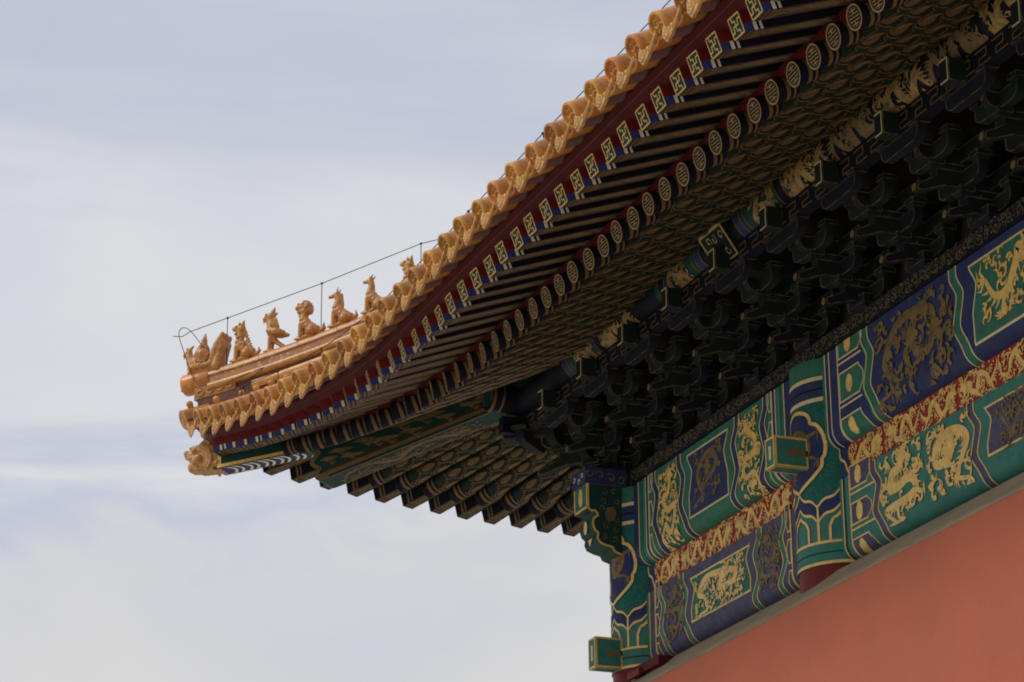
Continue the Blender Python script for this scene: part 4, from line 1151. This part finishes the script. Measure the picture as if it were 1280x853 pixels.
# low dark red strip on the wall top beside the corner column
b = MB(); b.box((.34, -.40, 7.02), (.98, -.21, 7.10), 'red_wood'); b.box((.36, -.43, 7.00), (.62, -.40, 7.06), 'red_side'); b.build('dark_red_strip', hall)

# ------------------------------------------------------------------ ridge figures
FIGG = 'glazed figures along the hip ridge'
def ridge_T(u, face=0.0, dz=0.0, k=1.05):
    return Matrix.Translation(rp(u, 0, dz)) @ Matrix.Rotation(R_(225)+face, 4, 'Z') @ Matrix.Scale(k, 4)
def seated(u, name, label, cat, style, dz=-.012):
    T = ridge_T(u, dz=dz); c_ = []
    # local x outward; z up ; height about .42
    for s in (-1, 1):
        c_ += [((.085, s*.035, .0), (.075, s*.035, .15), .021, .026), ((.10, s*.035, .008), (.115, s*.035, .006), .02, .018)]   # front legs and paws
        c_ += [((-.05, s*.055, .06), (-.02, s*.05, .05), .052, .04), ((-.03, s*.055, .012), (.03, s*.055, .01), .018, .016)]      # haunches
    c_ += [((-.075, 0, .075), (.0, 0, .13), .062, .06), ((.0, 0, .13), (.055, 0, .20), .06, .056), ((.055, 0, .20), (.045, 0, .28), .05, .038)]
    base = .012
    c_ += [((-.14, y, -.004), (.13, y, -.004), .012, .012) for y in (-.05, 0, .05)]
    if style == 'horse':
        c_ += [((.045, 0, .28), (.06, 0, .335), .036, .036), ((.07, 0, .34), (.125, 0, .325), .030, .020), ((.125, 0, .325), (.14, 0, .322), .020, .017)]
        for s in (-1, 1): c_ += [((.045, s*.022, .36), (.035, s*.026, .41), .013, .005)]
        c_ += [((-.12, 0, .05), (-.155, 0, .09), .022, .024), ((-.155, 0, .09), (-.15, 0, .15), .02, .006)]
        c_ += [((.01, 0, .33), (-.01, 0, .22), .018, .014)]
    elif style == 'horned':
        c_ += [((.045, 0, .28), (.055, 0, .335), .036, .036), ((.065, 0, .34), (.125, 0, .335), .028, .018)]
        for s in (-1, 1): c_ += [((.04, s*.022, .365), (.01, s*.03, .40), .012, .005), ((.055, s*.018, .365), (.06, s*.02, .395), .010, .005)]
        c_ += [((-.12, 0, .05), (-.15, 0, .10), .02, .02), ((-.15, 0, .10), (-.14, 0, .14), .018, .006)]
    elif style == 'lion':
        c_ += [((.05, 0, .29), (.07, 0, .34), .050, .050), ((.10, 0, .352), (.132, 0, .34), .034, .026), ((.09, 0, .305), (.12, 0, .298), .024, .018), ((.11, 0, .285), (.11, 0, .235), .012, .005), ((.105, .03, .37), (.105, -.03, .37), .015, .015)]
        c_ += [((.025, 0, .335), (.0, 0, .30), .060, .050)]
        rg = random.Random(7)
        for k in range(70):
            a = rg.uniform(1.2, 4.4); p_ = rg.uniform(-1.3, 1.3)
            x_ = .04+.066*math.cos(a)*math.cos(p_); z_ = .325+.070*math.sin(a)*math.cos(p_)*1.1; y_ = .062*math.sin(p_)
            c_.append(((x_, y_, z_), (x_-.012, y_*1.12, z_-.004), .011, .008))
        c_ += [((-.12, 0, .05), (-.16, 0, .09), .025, .03), ((-.16, 0, .09), (-.165, 0, .15), .026, .006)]
    elif style == 'dragon':
        c_ += [((.045, 0, .28), (.05, 0, .335), .042, .044), ((.06, 0, .35), (.125, 0, .352), .034, .023), ((.07, 0, .32), (.11, 0, .30), .022, .014), ((.10, 0, .295), (.098, 0, .235), .010, .005), ((.13, 0, .36), (.14, 0, .375), .015, .009)]
        c_ += [((.03, 0, .37), (.012, 0, .435), .030, .006), ((.06, .022, .38), (.04, .034, .415), .012, .005), ((.06, -.022, .38), (.04, -.034, .415), .012, .005)]
        for s_ in (-1, 1): c_ += [((.085, s_*.03, .365), (.09, s_*.032, .367), .014, .013), ((.03, s_*.035, .34), (.0, s_*.045, .32), .018, .008)]
        for k in range(11):   # spiny back
            f = k/10; x_ = .005-.125*f**1.1; z_ = .34-.29*f
            c_.append(((x_+.012, 0, z_), (x_-.018, 0, z_+.012), .016, .005))
        rg = random.Random(3)
        for k in range(44):  # scales
            f = rg.random(); s_ = rg.choice((-1, 1))
            x_ = .06-.13*f+rg.uniform(-.02, .02); z_ = .25-.16*f+rg.uniform(-.02, .02)
            c_.append(((x_, s_*.052, z_), (x_-.008, s_*.058, z_+.002), .010, .006))
        c_ += [((-.12, 0, .04), (-.165, 0, .08), .02, .02), ((-.165, 0, .08), (-.16, 0, .13), .02, .006), ((-.15, 0, .05), (-.19, 0, .09), .012, .005)]
    o = organic(name, c_, 'glaze_fig', .0085, None, T); tag(o, label, cat, FIGG); return o
def bird(u):
    c_ = [((-.10, y, -.004), (.10, y, -.004), .012, .012) for y in (-.04, 0, .04)]
    for s in (-1, 1): c_ += [((.045, s*.03, .0), (.04, s*.03, .13), .020, .024), ((.06, s*.03, .005), (.08, s*.03, .004), .015, .012)]
    c_ += [((.02, 0, .16), (.03, 0, .25), .058, .062), ((.03, 0, .25), (.045, 0, .31), .058, .044), ((.045, 0, .31), (.055, 0, .365), .042, .044),
           ((.075, 0, .375), (.125, 0, .35), .034, .018), ((.12, 0, .35), (.128, 0, .30), .016, .006), ((.085, 0, .345), (.095, 0, .285), .016, .006), ((.03, 0, .40), (.005, 0, .455), .030, .008), ((.02, 0, .37), (-.03, 0, .40), .024, .006),
           ((.0, 0, .33), (-.035, 0, .25), .024, .018)]
    for s in (-1, 1): c_ += [((.04, s*.05, .20), (-.04, s*.055, .185), .036, .042), ((-.04, s*.055, .185), (-.125, s*.045, .165), .042, .020), ((.085, s*.03, .385), (.09, s*.033, .387), .014, .013), ((.03, s*.055, .26), (.02, s*.06, .23), .02, .018)]
    c_ += [((.02, 0, .13), (-.04, 0, .075), .036, .026), ((-.04, 0, .075), (-.13, 0, .012), .026, .024)]
    o = organic('ridge_phoenix', c_, 'glaze_fig', .0085, None, ridge_T(u, dz=-.012)); tag(o, 'glazed phoenix standing upright with folded wing, second figure behind the bird rider', 'roof figure', FIGG); return o
seated(3.13, 'ridge_dragon', 'scaly seated dragon with spiny back, right behind the bird rider at the ridge tip', 'roof figure', 'dragon')
bird(2.88)
seated(2.60, 'ridge_lion', 'seated glazed lion with curly mane, between the standing phoenix and a plain dog-like beast', 'roof figure', 'lion')
seated(2.33, 'ridge_horse', 'smooth seated dog-like beast with upright tail, just past the curly-maned lion', 'roof figure', 'horse')
seated(2.06, 'ridge_horse', 'smooth seated dog-like beast partly hidden by eave tiles and crossed by the cable', 'roof figure', 'horned')
seated(1.76, 'ridge_dragon', 'crested dragon figure with only its head showing above the eave tiles', 'roof figure', 'dragon')
# immortal riding a phoenix at the tip
T = ridge_T(3.46, dz=-.015, k=1.18)
c_ = [((-.15, y, .0), (.13, y, -.0), .02, .02) for y in (-.05, 0, .05)]
c_ += [((.10, 0, .05), (.06, 0, .10), .075, .085), ((.06, 0, .10), (-.06, 0, .09), .085, .085), ((.13, 0, .10), (.155, 0, .17), .055, .04), ((.155, 0, .17), (.165, 0, .215), .036, .036),
       ((.17, 0, .22), (.22, 0, .20), .026, .012), ((.215, 0, .195), (.215, 0, .165), .010, .006), ((.15, 0, .25), (.12, 0, .275), .018, .008), ((.19, 0, .25), (.185, 0, .27), .012, .006)]
for s in (-1, 1):
    for k in range(4): c_.append(((.10-.05*k, s*.075, .03+.005*k), (.05-.05*k, s*.085, .06), .025, .02))
    for y_ in (.01, .05): c_ += [((-.10, s*y_, .08), (-.15, s*y_*1.2, .22), .05, .04), ((-.15, s*y_*1.2, .22), (-.205, s*y_*1.3, .315), .04, .026), ((-.14, s*y_, .03), (-.165, s*y_, .12), .05, .04), ((-.165, s*y_, .12), (-.20, s*y_*1.2, .25), .035, .03)]
o = organic('ridge_bird_rider', c_, 'glaze_fig', .0095, None, T)
tag(o, 'glazed figure riding a hen-like phoenix with a tall fan tail at the very ridge tip', 'roof figure', FIGG)
rc = [((.01, 0, .13), (.01, 0, .22), .07, .055), ((.01, 0, .22), (.015, 0, .27), .05, .03), ((.015, 0, .28), (.015, 0, .305), .034, .032), ((.01, 0, .32), (.005, 0, .36), .022, .012), ((.005, 0, .36), (.003, 0, .375), .012, .008)]
for s in (-1, 1): rc += [((.02, s*.05, .23), (.06, s*.055, .16), .028, .025), ((.0, s*.075, .16), (-.02, s*.085, .15), .055, .05)]
for s in (-1, 1):
    for k in range(12): rc.append(((-.015, s*.088, .135), (-.015+.062*math.cos(k*PI/6), s*.092, .135+.062*math.sin(k*PI/6)), .016, .015))
organic('rider_figure', rc, 'glaze_fig', .0085, o)

# ------------------------------------------------------------------ lightning wires
wr = .0042
b = MB()
LT = Vector((0, 0, 0))
def dz_(u, h): return rp(u, 0, h)
wp = [(3.74, .50), (3.66, .47), (3.60, .50), (3.28, .53), (2.50, .55), (1.70, .53), (1.45, .45), (.9, .45), (0.2, .45)]
b.tube([dz_(u, h) for u, h in wp], wr, 'wire', 6)
lw = b.build('lightning_cable'); 
tag(lw, 'thin lightning conductor cable strung on rods above the ridge figures', 'cable')
for u, h in ((3.28, .53), (2.50, .55), (1.70, .53)):
    q = MB(); q.tube([dz_(u, -.02), dz_(u, h+.01)], wr*1.15, 'wire', 6); q.ball(dz_(u, h), .014, 'wire', 8); q.build('support_rod', lw)
q = MB()
loop = catmull([tuple(rp(u_+.06, l_, h_)) for u_, l_, h_ in ((3.36, .06, .16), (3.42, .07, .31), (3.505, .08, .475), (3.56, .085, .525), (3.59, .09, .50), (3.585, .10, .42), (3.545, .11, .27), (3.49, .115, .06), (3.42, .14, -.15))], 6)
q.tube(loop, wr, 'wire', 6); q.build('cable_loop', lw)
# lower wire along the eave tiles
pts = [rp(3.20, .17, -.27), rp(2.90, .17, -.24)]
b = MB()
for x in (-2.35, -1.9, -1.4, -.9, -.3, .4, 1.2, 2.2, 3.4, 5, 7, 9.5):
    y = -(TD+thrust(x))+.20; pts.append(Vector((x, y, TZ+lift(x)+RS*.20+TR+.145)))
b.tube(catmull([tuple(p) for p in pts], 5), wr, 'wire', 6)
ew = b.build('eave_cable'); tag(ew, 'dark cable running up along the eave edge just above the round tile ends', 'cable')
for x in (-2.35, -1.4, -.3, 1.2, 3.4, 5):
    y = -(TD+thrust(x))+.20; p = Vector((x, y, TZ+lift(x)+RS*.20+TR+.145))
    q = MB(); q.tube([p, p-Vector((0, -.02, .12))], wr, 'wire', 6); q.ball(p, .013, 'wire', 6); q.build('cable_clip', ew)
